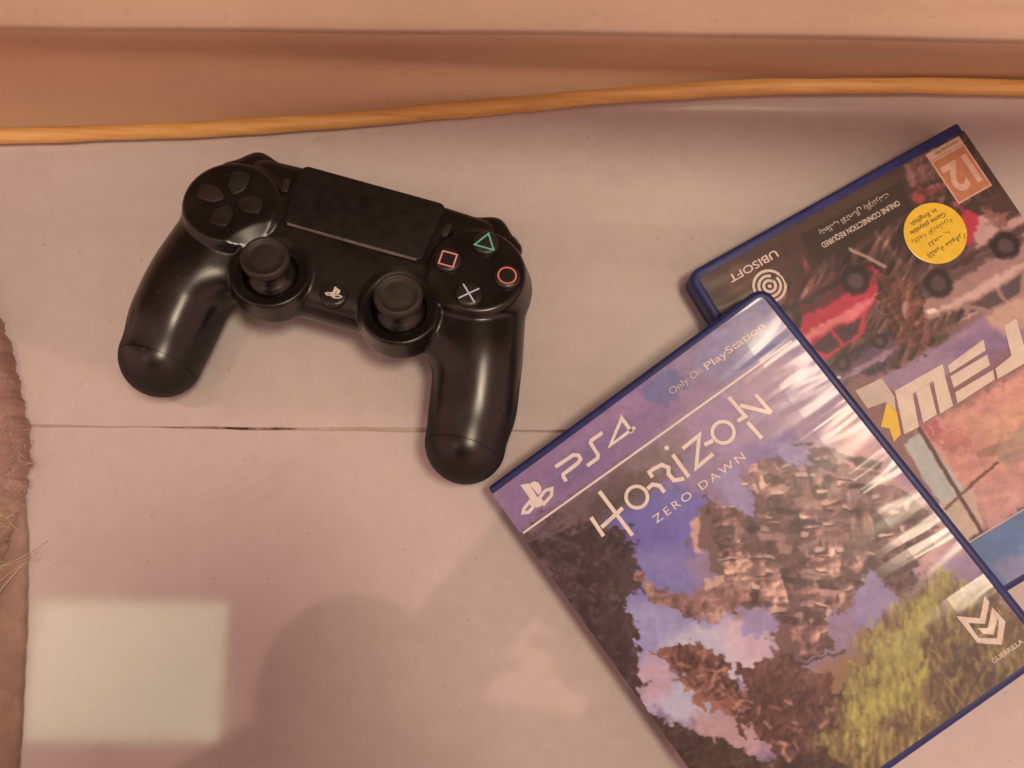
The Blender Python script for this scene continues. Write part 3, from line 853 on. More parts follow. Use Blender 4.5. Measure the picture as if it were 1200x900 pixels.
H_STROKES=[[(26.4,33.2),(26.0,41.9)],[(35.0,27.0),(35.2,48.1)],[(27.4,38.7),(38.5,37.5)],[(50.6,37.2),(53.3,37.0),(55.1,39.0),(55.1,42.1)],[(54.9,34.8),(55.1,32.5),(56.8,32.4),(60.7,33.0),(62.1,35.4),(60.6,37.4),(60.8,40.6),(64.4,42.3)],[(66.4,32.3),(66.2,42.8)],[(70.9,32.7),(79.2,32.3),(70.5,41.7),(79.0,41.2)],[(78.4,36.5),(82.1,37.1)],[(97.1,27.3),(97.6,36.9),(94.1,36.6)],[(98.6,32.3),(106.3,41.7)],[(105.9,32.5),(106.3,41.7)],[(96.9,39.2),(97.5,47.4)]]
H_RINGS=[(45.4,37.3),(87.1,36.8)]
H_DOT=(66.1,28.9)
PS4_STROKES=[[(26.8,9.3),(35.3,9.7),(36.8,11.0),(36.6,12.7),(34.7,13.3),(27.6,13.4),(27.1,14.0),(26.9,16.3)],[(49.7,9.4),(44.4,9.3),(43.5,9.9),(43.1,15.4),(42.1,16.3),(37.1,16.3)],[(61.1,15.2),(49.1,15.2),(59.1,9.3),(59.0,16.3)]]
PS_P=[[(11.7,6.5),(14.8,8.0),(14.1,18.1),(11.6,17.5)],[(15.1,8.3),(17.1,8.6),(18.1,10.1),(17.8,12.2),(16.9,13.6),(15.2,13.8),(15.1,12.7),(14.8,8.9)]]
PS_S=[[(11.0,13.9),(7.5,14.8),(6.1,15.9),(8.1,17.1),(10.9,16.4)],[(14.7,15.1),(18.5,14.1),(21.0,15.0),(19.3,17.0),(14.8,18.0)]]
GUER=[[(114.0,141.0),(120.3,146.3),(126.6,141.0),(126.7,143.6),(120.4,148.9),(115.9,145.3)],[(114.0,141.0),(115.9,145.3),(115.4,151.6),(114.0,152.8)],[(115.4,151.6),(120.6,155.4),(120.5,158.2),(114.0,152.8)],[(120.6,155.4),(124.9,151.1),(126.8,152.4),(120.5,158.2)],[(124.9,151.1),(126.3,145.5),(126.8,152.4)],[(117.4,148.6),(120.3,150.7),(120.4,153.7),(117.6,151.3)],[(120.3,150.7),(126.2,145.7),(125.0,150.0),(120.4,153.7)]]
CREW=[[(86.5,88.4),(63.8,88.0),(65.2,84.2),(88.1,83.8)],[(86.6,88.3),(81.0,84.0),(86.3,71.4),(93.0,71.8)],[(79.4,83.9),(73.0,83.9),(77.2,72.1),(83.9,71.9)],[(71.0,84.1),(65.4,84.5),(69.6,71.8),(75.9,71.6)],[(62.3,86.5),(43.7,88.3),(45.4,84.1),(63.3,83.5)],[(63.9,82.3),(45.9,82.4),(47.3,78.2),(65.3,77.7)],[(65.9,75.9),(47.4,76.0),(48.9,72.4),(67.5,71.7)],[(33.3,88.8),(27.3,89.0),(31.7,75.2),(38.0,76.1)],[(30.6,78.2),(33.5,71.9),(47.8,72.0),(46.3,75.9)]]
CREW2=[[(100.5,96.3),(88.4,95.3),(88.1,86.6),(90.8,81.1),(92.4,86.4),(100.1,87.7)]]
CREW2Y=[[(92.2,85.9),(90.6,81.0),(94.2,72.5),(98.2,71.3),(96.9,76.7),(99.5,79.0)]]
def emblem_parts(P, S, cx, cy, sc, z, flip=1):
    """console emblem from its cover outline, recentred and scaled"""
    allp = np.array([p for g in P + S for p in g]); c = (allp.min(0) + allp.max(0)) / 2
    f = lambda g: [((x - c[0]) * sc + cx, (y - c[1]) * sc * flip + cy) for x, y in g]
    parts = [flat_poly(f(g), z) for g in P]
    for g in S:
        q = f(g)
        parts.append(ribbon(q, 1.25 * sc, z - 0.02, True))
    return join(parts)
V, F = emblem_parts(PS_P, PS_S, 0.3, -12.2, 0.42, hb_z + 1.22, -1)
link('emblem', up_faces(mesh('emblem', V, F, smooth=False)), M['chrome'], hb)
# shoulder buttons and triggers at the far edge
def shoulder(P):
    d = cone(P, (-11, -2.6, 0), (0, 0.6, 0.3), 4.2, 5.2)
    d = smin(d, cone(P, (0, 0.6, 0.3), (11, -2.6, 0), 5.2, 4.2), 4)
    return smax(d, P[..., 2] - 4.2, 2)
sh = net_mesh('shoulder_button', shoulder, (-20, -10, -8), (20, 9, 8), 0.7)
def trig(P):
    d = rbox(P, (0, 0, 0), (11.5, 8.5, 8.5), 5)
    return smin(d, cone(P, (-7, 7, -5), (7, 7, -5), 4, 4), 4)
tr = net_mesh('trigger', trig, (-14, -11, -12), (14, 14, 11), 0.9)
for s in (-1, 1):
    o = link('shoulder_button', sh, M['black'], CT)
    o.location = (s * 50.5 * MM, 35.4 * MM, -11.0 * MM); o.rotation_euler = (0, 0, math.radians(-s * 14))
    o = link('trigger', tr, M['black'], CT)
    o.location = (s * 51 * MM, 31.5 * MM, -18.5 * MM); o.rotation_euler = (0, 0, math.radians(-s * 10))

# ================================================================== game cases
W, L, T = 135.0, 171.5, 14.0

# ---- printed cover, painted into vertex colours on a fine grid
def value_noise(X, Y, s, seed):
    x = X * s; y = Y * s
    xi = np.floor(x).astype(int); yi = np.floor(y).astype(int)
    xf = x - xi; yf = y - yi
    xf = xf * xf * (3 - 2 * xf); yf = yf * yf * (3 - 2 * yf)
    def h(a, b):
        n = (a * 374761393 + b * 668265263 + seed * 974711) & 0xffffffff
        n = ((n ^ (n >> 13)) * 1274126177) & 0xffffffff
        return ((n ^ (n >> 16)) & 0xffff) / 65535.0
    return (h(xi, yi) * (1 - xf) + h(xi + 1, yi) * xf) * (1 - yf) + (h(xi, yi + 1) * (1 - xf) + h(xi + 1, yi + 1) * xf) * yf
def fbm(X, Y, s, seed, oct_=4):
    o = 0; a = 0.5
    for k in range(oct_):
        o = o + a * value_noise(X, Y, s * 2 ** k, seed + 17 * k); a *= 0.5
    return o - 0.47

class Painter:
    def __init__(self, x0, x1, y0, y1, step, base, seed):
        self.nx = int(round((x1 - x0) / step)) + 1; self.ny = int(round((y1 - y0) / step)) + 1
        self.X, self.Y = np.meshgrid(np.linspace(x0, x1, self.nx), np.linspace(y0, y1, self.ny))
        self.C = np.zeros((self.ny, self.nx, 3)) + np.array(base, float)
        self.n1 = (fbm(self.X, self.Y, 0.13, seed), fbm(self.X, self.Y, 0.13, seed + 5))
        self.n2 = (fbm(self.X, self.Y, 0.5, seed + 9), fbm(self.X, self.Y, 0.5, seed + 13))
    def blend(self, m, c):
        self.C += (np.array(c, float) - self.C) * m[..., None]
    def warp(self, w):
        return self.X + w * (1.6 * self.n1[0] + 1.2 * self.n2[0]) * 1.6, self.Y + w * (1.6 * self.n1[1] + 1.2 * self.n2[1]) * 1.6
    def box(self, pts, pad):
        a = np.array(pts); x0, y0 = a.min(0) - pad; x1, y1 = a.max(0) + pad
        ix = np.searchsorted(self.X[0], [x0, x1]); iy = np.searchsorted(self.Y[:, 0], [y0, y1])
        return slice(max(0, iy[0] - 1), iy[1] + 1), slice(max(0, ix[0] - 1), ix[1] + 1)
    def seg_d(self, x, y, a, b):
        ax, ay = a; bx, by = b[0] - ax, b[1] - ay
        t = np.clip(((x - ax) * bx + (y - ay) * by) / (bx * bx + by * by + 1e-9), 0, 1)
        return np.hypot(x - ax - t * bx, y - ay - t * by)
    def poly(self, c, soft, warp, al, pts):
        sl = self.box(pts, soft + warp * 3 + 2)
        x, y = self.warp(warp); x = x[sl]; y = y[sl]
        if x.size == 0: return
        d = np.full(x.shape, 1e9); ins = np.zeros(x.shape, bool)
        for i in range(len(pts)):
            a, b = pts[i - 1], pts[i]
            d = np.minimum(d, self.seg_d(x, y, a, b))
            cond = (a[1] > y) != (b[1] > y)
            ins ^= cond & (x < (b[0] - a[0]) * (y - a[1]) / (b[1] - a[1] + 1e-12) + a[0])
        sd = np.where(ins, d, -d)
        m = np.clip(0.5 + sd / (soft + 0.3), 0, 1); m = m * m * (3 - 2 * m) * al
        self.C[sl] += (np.array(c, float) - self.C[sl]) * m[..., None]
    def line(self, c, w, soft, warp, al, pts):
        sl = self.box(pts, soft + warp * 3 + w + 2)
        x, y = self.warp(warp); x = x[sl]; y = y[sl]
        if x.size == 0: return
        d = np.full(x.shape, 1e9)
        for a, b in zip(pts[:-1], pts[1:]): d = np.minimum(d, self.seg_d(x, y, a, b))
        m = np.clip(0.5 + (w / 2 - d) / (soft + 0.2), 0, 1) * al
        self.C[sl] += (np.array(c, float) - self.C[sl]) * m[..., None]
    def run(self, layers):
        for l in layers:
            if l[0] == 'P': self.poly(*l[1:])
            else: self.line(*l[1:])
    def dabs(self, region, n, cols, wid, ln, ang, seed, al=0.7, spread=0.5):
        r = random.Random(seed); a = np.array(region); x0, y0 = a.min(0); x1, y1 = a.max(0); k = 0
        while k < n:
            x, y = r.uniform(x0, x1), r.uniform(y0, y1); ins = False
            for i in range(len(region)):
                p, q = region[i - 1], region[i]
                if (p[1] > y) != (q[1] > y) and x < (q[0] - p[0]) * (y - p[1]) / (q[1] - p[1]) + p[0]: ins = not ins
            k += 1
            if not ins: continue
            t = ang + r.gauss(0, spread); h = r.uniform(*ln) / 2
            self.line(r.choice(cols), r.uniform(*wid), 0.9, 0.35, al * r.uniform(0.5, 1), [(x - h * math.cos(t), y - h * math.sin(t)), (x + h * math.cos(t), y + h * math.sin(t))])
    def rocks(self, spots, pal, seed):
        r = random.Random(seed)
        for cx, cy, rad in spots:
            n = r.randint(6, 8); a0 = r.uniform(0, 6.28)
            pts = [(cx + rad * r.uniform(0.7, 1.15) * math.cos(a0 + 6.283 * k / n), cy + rad * r.uniform(0.6, 1.0) * math.sin(a0 + 6.283 * k / n)) for k in range(n)]
            self.poly(r.choice(pal[0]), 0.9, 0.9, 0.95, pts)
            k0 = r.randrange(n); ox, oy = cx + r.uniform(-.25, .25) * rad, cy + r.uniform(-.25, .25) * rad
            for j in range(3):
                q, s = pts[(k0 + j) % n], pts[(k0 + j + 1) % n]
                self.poly(r.choice(pal[1 + j]), 1.1, 0.8, r.uniform(0.45, 0.85), [(ox, oy), q, s])
            for j in range(1):
                q = pts[r.randrange(n)]
                self.line(r.choice(pal[1] if j else pal[3]), r.uniform(0.4, 0.8), 0.5, 0.6, 0.5, [(ox + r.uniform(-1, 1), oy + r.uniform(-1, 1)), ((ox + q[0]) / 2 + r.uniform(-1, 1), (oy + q[1]) / 2), q])
    def relief(self, pts, ramp, scale, seed, soft=1.2, warp=3.0, al=1.0, gain=1.0, light=(-0.6, -0.8), ang=0.0, stretch=1.0, oct_=4):
        """painted rough ground: a noise height shaded from one side, inside an outline"""
        sl = self.box(pts, soft + warp * 3 + 2)
        x, y = self.warp(warp); x = x[sl]; y = y[sl]
        if x.size == 0: return
        d = np.full(x.shape, 1e9); ins = np.zeros(x.shape, bool)
        for i in range(len(pts)):
            a, b = pts[i - 1], pts[i]
            d = np.minimum(d, self.seg_d(x, y, a, b))
            cond = (a[1] > y) != (b[1] > y)
            ins ^= cond & (x < (b[0] - a[0]) * (y - a[1]) / (b[1] - a[1] + 1e-12) + a[0])
        m = np.clip(0.5 + np.where(ins, d, -d) / (soft + 0.3), 0, 1); m = m * m * (3 - 2 * m) * al
        X = self.X[sl]; Y = self.Y[sl]; c, s = math.cos(ang), math.sin(ang)
        u = (X * c + Y * s) / stretch; v = -X * s + Y * c
        H = 0; am = 1.0
        for k in range(oct_):
            H = H + am * np.abs(2 * value_noise(u, v, scale * 2 ** k, seed + 31 * k) - 1); am *= 0.40
        gy, gx = np.gradient(H)
        sh = (gx * light[0] + gy * light[1]) * gain * 3.6 * (0.13 / scale) ** 0.85 + 0.42 + 0.9 * fbm(X, Y, scale * 0.6, seed + 3)
        sh = np.clip(sh, 0, 0.999) * (len(ramp) - 1)
        i0 = np.floor(sh).astype(int); f = (sh - i0)[..., None]; R = np.array(ramp, float)
        col = R[i0] * (1 - f) + R[np.minimum(i0 + 1, len(ramp) - 1)] * f
        self.C[sl] += (col - self.C[sl]) * m[..., None]
    def tint(self, k):
        self.C = np.clip(self.C * np.array(k), 6, 245)
    def grain(self, amt):
        self.C *= (1 + amt * (self.n2[0] + 0.7 * self.n1[1]))[..., None]
        self.C = np.clip(self.C, 8, 245)

def cover_sheet(parent, P, z):
    """grid sheet in case coordinates: x right from the spine, y down the cover is -Y here"""
    V = np.stack([P.X, -P.Y, np.full_like(P.X, z)], -1).reshape(-1, 3)
    # the sheet bows a little over the flat lid and tucks under the rim
    V[:, 2] += 0.02 * np.sin(V[:, 0] * 0.045) * np.sin(-V[:, 1] * 0.037)
    idx = np.arange(P.nx * P.ny).reshape(P.ny, P.nx)
    Q = np.stack([idx[:-1, :-1], idx[1:, :-1], idx[1:, 1:], idx[:-1, 1:]], -1).reshape(-1, 4)
    me = bpy.data.meshes.new('cover_print')
    me.vertices.add(len(V)); me.vertices.foreach_set('co', (V * MM).astype(np.float32).ravel())
    me.loops.add(Q.size); me.loops.foreach_set('vertex_index', Q.astype(np.int32).ravel())
    me.polygons.add(len(Q)); me.polygons.foreach_set('loop_start', np.arange(0, Q.size, 4, dtype=np.int32))
    me.update(calc_edges=True); me.shade_smooth()
    at = me.color_attributes.new('print', 'FLOAT_COLOR', 'POINT')
    lin = alb(P.C.reshape(-1, 3), 0.82)
    at.data.foreach_set('color', np.concatenate([lin, np.ones((len(lin), 1))], 1).astype(np.float32).ravel())
    return link('cover_print', me, M['print'], parent)

def case_shell(parent):
    """two hinged halves with a shadow gap; spine at x=0, print recess on the lid"""
    def tray(i): return rrect(0.8, -L + 0.7, W - 0.9, -0.7, (1.2, 5.0, 5.0, 1.2), i)
    V, F = slab(tray, 0, 6.7, 0.9, 3)
    link('tray', mesh('tray', V, F, smooth=False), M['blue'], parent)
    def lid(i): return rrect(0, -L, W, 0, (1.2, 6.0, 6.0, 1.2), i)
    rings = []
    for ins, z in ((1.4, 7.0), (0.35, 7.05), (0.0, 7.5), (0.0, 10.5), (0.15, 12.4), (0.55, 13.4), (1.2, 13.95), (2.0, 14.12), (3.0, 14.10), (3.6, 13.88), (5.0, 13.82)):
        rings.append([(x, y, z) for x, y in lid(ins)])
    V, F = stack(rings)
    # no raised rim on the spine side: the sheet runs over that edge
    V = [(x, y, min(z, 13.6 if x < 3.5 else 99)) for x, y, z in V]
    me = mesh('lid', V, F)
    link('lid', me, M['blue'], parent)

def put(name, parent, parts, mat, z=None, label=None):
    V, F = parts
    V = [(x, -y, zz) for x, y, zz in V]
    o = link(name, up_faces(mesh(name, V, F, smooth=False)), M[mat], parent)
    if label: o['label'] = label
    return o

def text(name, parent, body, x0, y0, x1, cap, mat, z, bold=0.0, spacing=1.0, shear=0.0, center=False):
    """flat lettering: left end x0, baseline y0 (down), stretched to end at x1, capital height cap"""
    cu = bpy.data.curves.new(name, 'FONT')
    cu.body = body; cu.offset = bold; cu.space_character = spacing; cu.shear = shear; cu.resolution_u = 4
    tmp = bpy.data.objects.new(name, cu); COL.objects.link(tmp)
    me = bpy.data.meshes.new_from_object(tmp.evaluated_get(bpy.context.evaluated_depsgraph_get()))
    bpy.data.objects.remove(tmp); bpy.data.curves.remove(cu)
    co = np.empty(len(me.vertices) * 3); me.vertices.foreach_get('co', co); co = co.reshape(-1, 3)
    lo, hi = co[:, 0].min(), co[:, 0].max()
    sx = (x1 - x0) / (hi - lo); sy = cap / 0.70
    co[:, 0] = (co[:, 0] - lo) * sx + x0
    co[:, 1] = -y0 + co[:, 1] * sy
    co[:, 2] = z
    me.vertices.foreach_set('co', (co * MM).astype(np.float32).ravel()); me.update()
    return link(name, up_faces(me), M[mat], parent)

AR = {'ا': ('FE8D', 'FE8E'), 'إ': ('FE87', 'FE88'), 'ة': ('FE93', 'FE94'), 'ر': ('FEAD', 'FEAE'), 'ز': ('FEAF', 'FEB0'), 'و': ('FEED', 'FEEE')}
for ch, b in (('ب', 0xFE8F), ('ت', 0xFE95), ('ج', 0xFE9D), ('ص', 0xFEB9), ('ط', 0xFEC1), ('ع', 0xFEC9), ('غ', 0xFECD), ('ف', 0xFED1), ('ل', 0xFEDD), ('م', 0xFEE1), ('ن', 0xFEE5), ('ي', 0xFEF1)):
    AR[ch] = tuple('%X' % (b + k) for k in range(4))
def arabic(s):
    out = []
    for word in s.split(' '):
        prev = False; w = []; i = 0
        while i < len(word):
            c = word[i]; nxt = word[i + 1] if i + 1 < len(word) else None
            if c == 'ل' and nxt in ('ا', 'إ'):
                b = 0xFEFB if nxt == 'ا' else 0xFEF9
                w.append(chr(b + (1 if prev else 0))); prev = False; i += 2; continue
            f = AR[c]
            if len(f) == 2: w.append(chr(int(f[1 if prev else 0], 16))); prev = False
            else:
                j = nxt is not None
                w.append(chr(int(f[(3 if j else 1) if prev else (2 if j else 0)], 16))); prev = j
            i += 1
        out.append(''.join(reversed(w)))
    return ' '.join(reversed(out))

ZI = T + 0.10          # height of the ink above the sheet
# ---- upper case: landscape cover
CA = empty('game_case')
CA.matrix_world = Matrix(((0.79532, -0.59664, -0.10715, -0.007867), (0.59357, 0.80238, -0.06207, 0.008972), (0.12301, -0.01424, 0.9923, 0.000119), (0, 0, 0, 1)))
tag(CA, 'navy game case with blue sky landscape cover lying on top of the other case', 'game case', 'game cases on the floor')
case_shell(CA)
pa = Painter(0.25, 131.4, 3.2, 168.4, 0.5, (118, 100, 134), 21)
pa.run(ART_A)
ROCK = [(50, 36, 42), (70, 51, 56), (92, 68, 72), (122, 92, 94), (168, 134, 132), (206, 172, 166)]
LEAF = [(40, 28, 34), (54, 39, 45), (66, 49, 56), (92, 74, 82)]
BUSH = [(52, 34, 36), (84, 56, 56), (118, 82, 80), (160, 122, 118)]
GRASS = [(62, 48, 44), (88, 72, 56), (112, 98, 66), (140, 134, 80), (160, 154, 96)]
EARTH = [(44, 32, 34), (64, 48, 46), (90, 70, 62), (120, 98, 84)]
pa.relief([(54, 84), (60, 70), (66, 52), (71, 60), (77, 72), (84, 66), (88, 51), (95, 55), (100, 64), (107, 62), (116, 72), (120, 84), (128, 92), (130, 108), (120, 112), (110, 122), (96, 114), (88, 122), (78, 112), (70, 124), (60, 122), (62, 104), (50, 94)], ROCK, 0.11, 41, 0.9, 3, 1, 1.25, ang=0.6, stretch=1.9)
pa.relief([(70, 64), (82, 60), (92, 74), (88, 92), (76, 96), (70, 82)], ROCK[:4], 0.2, 47, 3, 3, 0.85, 0.9, ang=0.9, stretch=1.6)
pa.relief([(26, 58), (38, 78), (52, 84), (62, 92), (50, 96), (36, 88), (26, 72)], ROCK[1:], 0.2, 43, 0.9, 3, 0.95, 1.0, ang=0.7, stretch=2.2)
pa.relief([(100, 60), (116, 72), (128, 92), (118, 96), (106, 80)], [(92, 74, 86), (120, 96, 106), (160, 132, 138), (190, 160, 160)], 0.2, 49, 3, 3, 0.8, 0.9, ang=0.8, stretch=2.0)
pa.relief([(0, 26), (14, 30), (26, 34), (34, 48), (20, 58), (16, 66), (14, 78), (4, 96), (-2, 96)], LEAF, 0.35, 51, 1.0, 4.5, 1.0, 0.5)
pa.relief([(14, 90), (28, 92), (36, 108), (32, 122), (22, 112)], BUSH, 0.4, 53, 1.4, 4, 0.95, 0.5)
pa.relief([(28, 126), (40, 112), (56, 118), (64, 140), (56, 150), (38, 150), (30, 140)], BUSH[:3], 0.35, 57, 1.2, 4, 0.95, 0.5)
pa.relief([(44, 150), (62, 140), (86, 122), (118, 124), (132, 140), (132, 170), (40, 170)], GRASS, 0.3, 59, 4, 4, 0.7, 0.45, ang=-0.9, stretch=2.6)
pa.relief([(98, 142), (132, 134), (132, 170), (84, 170), (92, 156)], EARTH, 0.25, 61, 5, 4, 0.8, 0.45, ang=-0.7, stretch=1.8)
pa.relief([(0, 100), (4, 112), (18, 130), (26, 144), (46, 152), (52, 170), (-2, 170)], EARTH[:3], 0.3, 63, 0.8, 2.5, 0.95, 1.0, ang=0.4, stretch=2)
crag = [(54, 84), (66, 54), (88, 52), (108, 62), (128, 92), (128, 110), (96, 114), (62, 120)]
rs_ = random.Random(12)
for k in range(230):
    cx, cy = rs_.uniform(56, 126), rs_.uniform(54, 118)
    if (cx - 92) ** 2 / 38 ** 2 + (cy - 87) ** 2 / 33 ** 2 > 1 or (cx < 74 and cy < 62): continue
    a = rs_.choice((0.55, 0.62, 0.75, 2.2)) + rs_.gauss(0, 0.15); L_ = rs_.uniform(4, 12) * (0.5 if a > 1.5 else 1); w_ = rs_.uniform(1.2, 5.0)
    c_, s_ = math.cos(a), math.sin(a)
    q = [(cx + c_ * L_ * u - s_ * w_ * v, cy + s_ * L_ * u + c_ * w_ * v) for u, v in ((-0.5, -0.3), (-0.2, -0.5), (0.5, -0.2), (0.42, 0.4), (-0.35, 0.5))]
    col = rs_.choice(((46, 33, 40), (58, 43, 50), (70, 52, 58), (82, 62, 68), (100, 78, 82), (122, 98, 102), (148, 120, 122), (178, 148, 146), (204, 174, 168)))
    if sum(col) > 400: q = [(cx + (x - cx) * 0.62, cy + (y - cy) * 0.62) for x, y in q]
    pa.poly(col, 0.8, 0.6, rs_.uniform(0.55, 0.9), q)
    if sum(col) > 400: pa.line((52, 38, 46), 0.7, 0.4, 0.3, 0.8, [(q[4][0], q[4][1]), (q[3][0], q[3][1])])
for g in ([(73, 48), (84, 48), (81, 62), (77, 70), (73, 62)], [(99, 50), (110, 58), (106, 66), (101, 62)], [(88, 114), (99, 110), (100, 124), (86, 128), (82, 118)], [(52, 92), (60, 98), (58, 108), (48, 104)]):
    pa.poly((122, 112, 158), 1.6, 2.2, 0.9, g)
pa.dabs([(0, 28), (26, 30), (34, 50), (16, 62), (12, 76), (4, 92), (0, 92)], 260, [(38, 27, 33), (88, 70, 80), (52, 38, 44)], (0.5, 1.3), (1, 3), 0.5, 7, 0.7, 1.2)
pa.dabs([(12, 90), (30, 92), (40, 120), (62, 144), (34, 150), (24, 126)], 300, [(152, 112, 106), (92, 62, 60), (52, 35, 37), (176, 136, 130)], (0.4, 1.0), (1, 4), 0.4, 8, 0.75, 1.0)
pa.dabs([(44, 152), (62, 142), (88, 124), (118, 126), (132, 140), (132, 170), (50, 170)], 900, [(160, 158, 96), (126, 116, 72), (76, 60, 50), (148, 132, 84), (56, 44, 40)], (0.35, 0.9), (1.5, 5), -1.0, 9, 0.6, 0.35)
pa.poly((150, 150, 84), 4, 4, 0.35, [(66, 146), (92, 132), (120, 128), (96, 144), (70, 156)])
pa.tint((1.22, 1.05, 0.91)); pa.grain(0.16)
cover_sheet(CA, pa, T + 0.02)
put('divider_line', CA, ribbon([(1.2, 22.6), (129.5, 24.2)], 0.85, ZI), 'ink')
V, F = emblem_parts(PS_P, PS_S, 13.2, 12.6, 1.0, ZI); put('emblem', CA, (V, F), 'ink')
put('platform_lettering', CA, join([ribbon(s, 1.45, ZI + 0.01 * k) for k, s in enumerate(PS4_STROKES)]), 'ink')
text('slogan_lettering', CA, 'Only On', 80.2, 13.6, 95.4, 2.7, 'ink_dim', ZI)
text('slogan_lettering', CA, 'PlayStation', 97.0, 14.0, 124.8, 2.9, 'ink2', ZI, 0.012)
parts = [ribbon(s, 1.55, ZI + 0.012 * k) for k, s in enumerate(H_STROKES)]
for k, (cx, cy) in enumerate(H_RINGS):
    parts.append(ribbon(disc_pts(cx, cy, 4.15, 30), 1.35, ZI + 0.15 + 0.01 * k, True))
parts.append(flat_poly(disc_pts(H_DOT[0], H_DOT[1], 0.95, 14), ZI + 0.18))
put('title_lettering', CA, join(parts), 'ink')
text('subtitle_lettering', CA, 'ZERO DAWN', 45.4, 49.9, 88.0, 3.1, 'ink', ZI, 0.0, 1.35)
put('maker_emblem', CA, join([flat_poly(g, ZI) for g in GUER]), 'ink2')
text('maker_lettering', CA, 'GUERRILLA', 114.0, 161.9, 127.4, 1.7, 'ink2', ZI, 0.01)

# ---- lower case, turned round
CB = empty('game_case')
c2, s2_ = math.cos(0.526815), math.sin(0.526815)
# its cover is upside down: cover x runs opposite to the fitted edge direction
ox, oy = 70.77, 96.406
org = np.array([ox, oy]) + W * np.array([c2, s2_]) + L * np.array([s2_, -c2])
CB.matrix_world = Matrix.Translation(Vector((org[0] * MM, org[1] * MM, 0))) @ Matrix.Rotation(0.526815 + math.pi, 4, 'Z')
tag(CB, 'upside down navy game case with round yellow sticker, half under the other case', 'game case', 'game cases on the floor')
case_shell(CB)
pb = Painter(0.25, 131.2, 3.0, 167.0, 0.5, (62, 44, 40), 55)
pb.run([('P', (120, 84, 84), 12, 6, 1, [(0, 20), (131, 20), (131, 120), (0, 120)])])
pb.run(ART_B)
SMOKE = [(40, 28, 28), (58, 40, 38), (80, 54, 50), (112, 76, 70), (156, 116, 106)]
pb.relief([(50, 98), (80, 96), (112, 104), (124, 140), (96, 150), (40, 148), (22, 140), (30, 110)], SMOKE, 0.12, 71, 4, 4, 0.85, 0.9, ang=-0.5, stretch=2.2)
pb.relief([(0, 140), (30, 140), (30, 168), (0, 168)], SMOKE, 0.2, 73, 4, 4, 0.6, 0.9)
def vehicle(P, x, y, s, flip, body, dark, lite, glass):
    f = lambda q: [(x + flip * a * s, y + b * s) for a, b in q]
    P.poly(dark, 2.0, 0.6, 0.9, f([(-19, 3), (19, 3), (20, 6), (-20, 6)]))
    P.poly(body, 1.6, 1.6, 0.95, f([(-19, 0), (-18, -4), (-9, -6), (-4, -10.5), (7, -11), (13, -6), (18.5, -4.5), (19, 1), (17, 4), (-17, 4)]))
    P.poly(lite, 1.8, 1.4, 0.8, f([(-17.5, -3.2), (-9, -5), (0, -5.4), (12, -5), (17, -3.4), (8, -3.0), (-8, -2.6)]))
    P.poly(glass, 1.2, 0.9, 0.9, f([(-6.8, -6), (-3.2, -9.6), (1.6, -10), (1.6, -6)]))
    P.poly(glass, 1.2, 0.9, 0.9, f([(2.6, -6), (2.6, -10), (6.4, -10), (10.6, -6)]))
    P.poly(dark, 2.0, 1.2, 0.7, f([(-17, 1.5), (17, 1.5), (16, 4), (-16, 4)]))
    for wx in (-11, 11):
        P.poly((40, 28, 30), 1.6, 0.8, 0.9, f([(wx + 4.1 * math.cos(k * 0.45), 3.2 + 4.1 * math.sin(k * 0.45)) for k in range(14)]))
        P.poly((88, 66, 66), 1.4, 0.6, 0.8, f([(wx + 2.1 * math.cos(k * 0.45), 3.2 + 2.1 * math.sin(k * 0.45)) for k in range(14)]))
    P.poly((226, 196, 176), 0.5, 0, 0.9, f([(-18.4, -2.6), (-15.6, -3.2), (-15.8, -1.8), (-18.2, -1.4)]))
vehicle(pb, 92, 130, 1.5, 1, (168, 48, 66), (48, 30, 32), (206, 118, 116), (58, 44, 52))
vehicle(pb, 30, 112, 1.5, -1, (150, 112, 106), (66, 46, 46), (196, 158, 148), (76, 60, 64))
vehicle(pb, 90, 106, 0.8, -1, (92, 66, 84), (46, 34, 44), (160, 126, 140), (48, 38, 48))
pb.relief([(58, 128), (68, 134), (72, 118), (76, 104), (66, 98), (58, 106), (54, 118)], [(52, 34, 32), (84, 52, 46), (118, 70, 60), (160, 120, 110)], 0.16, 79, 1.0, 2.5, 0.95, 1.0)
pb.line((170, 138, 128), 1.5, 0.6, 0.4, 0.8, [(70, 147), (62, 134)])
pb.relief([(20, 26), (86, 26), (84, 66), (30, 70)], [(140, 96, 92), (172, 118, 108), (200, 144, 122), (214, 172, 144)], 0.12, 83, 6, 3, 0.55, 0.7, ang=0.3, stretch=2.5)
pb.run([l for l in ART_B if l[1] in ((82, 50, 48), (96, 62, 58), (160, 156, 152), (178, 152, 136), (80, 102, 138), (128, 120, 150))])
pb.poly((52, 37, 33), 0.6, 0, 0.9, [(84.2, 162), (36.5, 160.6), (38, 148.6), (86.8, 148)])
pb.tint((1.10, 0.98, 0.92)); pb.grain(0.16)
cover_sheet(CB, pb, T + 0.02)
put('divider_line', CB, ribbon([(1.0, 23.6), (130.0, 23.6)], 0.5, ZI), 'ink_dim')
V, F = emblem_parts(PS_P, PS_S, 13.2, 12.6, 1.0, ZI); put('emblem', CB, (V, F), 'ink')
put('platform_lettering', CB, join([ribbon(s, 1.45, ZI + 0.01 * k) for k, s in enumerate(PS4_STROKES)]), 'ink')
put('title_lettering', CB, join([flat_poly(g, ZI + 0.012 * k) for k, g in enumerate(CREW)]), 'ink2')
put('title_numeral', CB, join([flat_poly(g, ZI) for g in CREW2]), 'ink_dim')
put('title_numeral', CB, join([flat_poly(g, ZI) for g in CREW2Y]), 'yellow', label='yellow part of the title numeral')
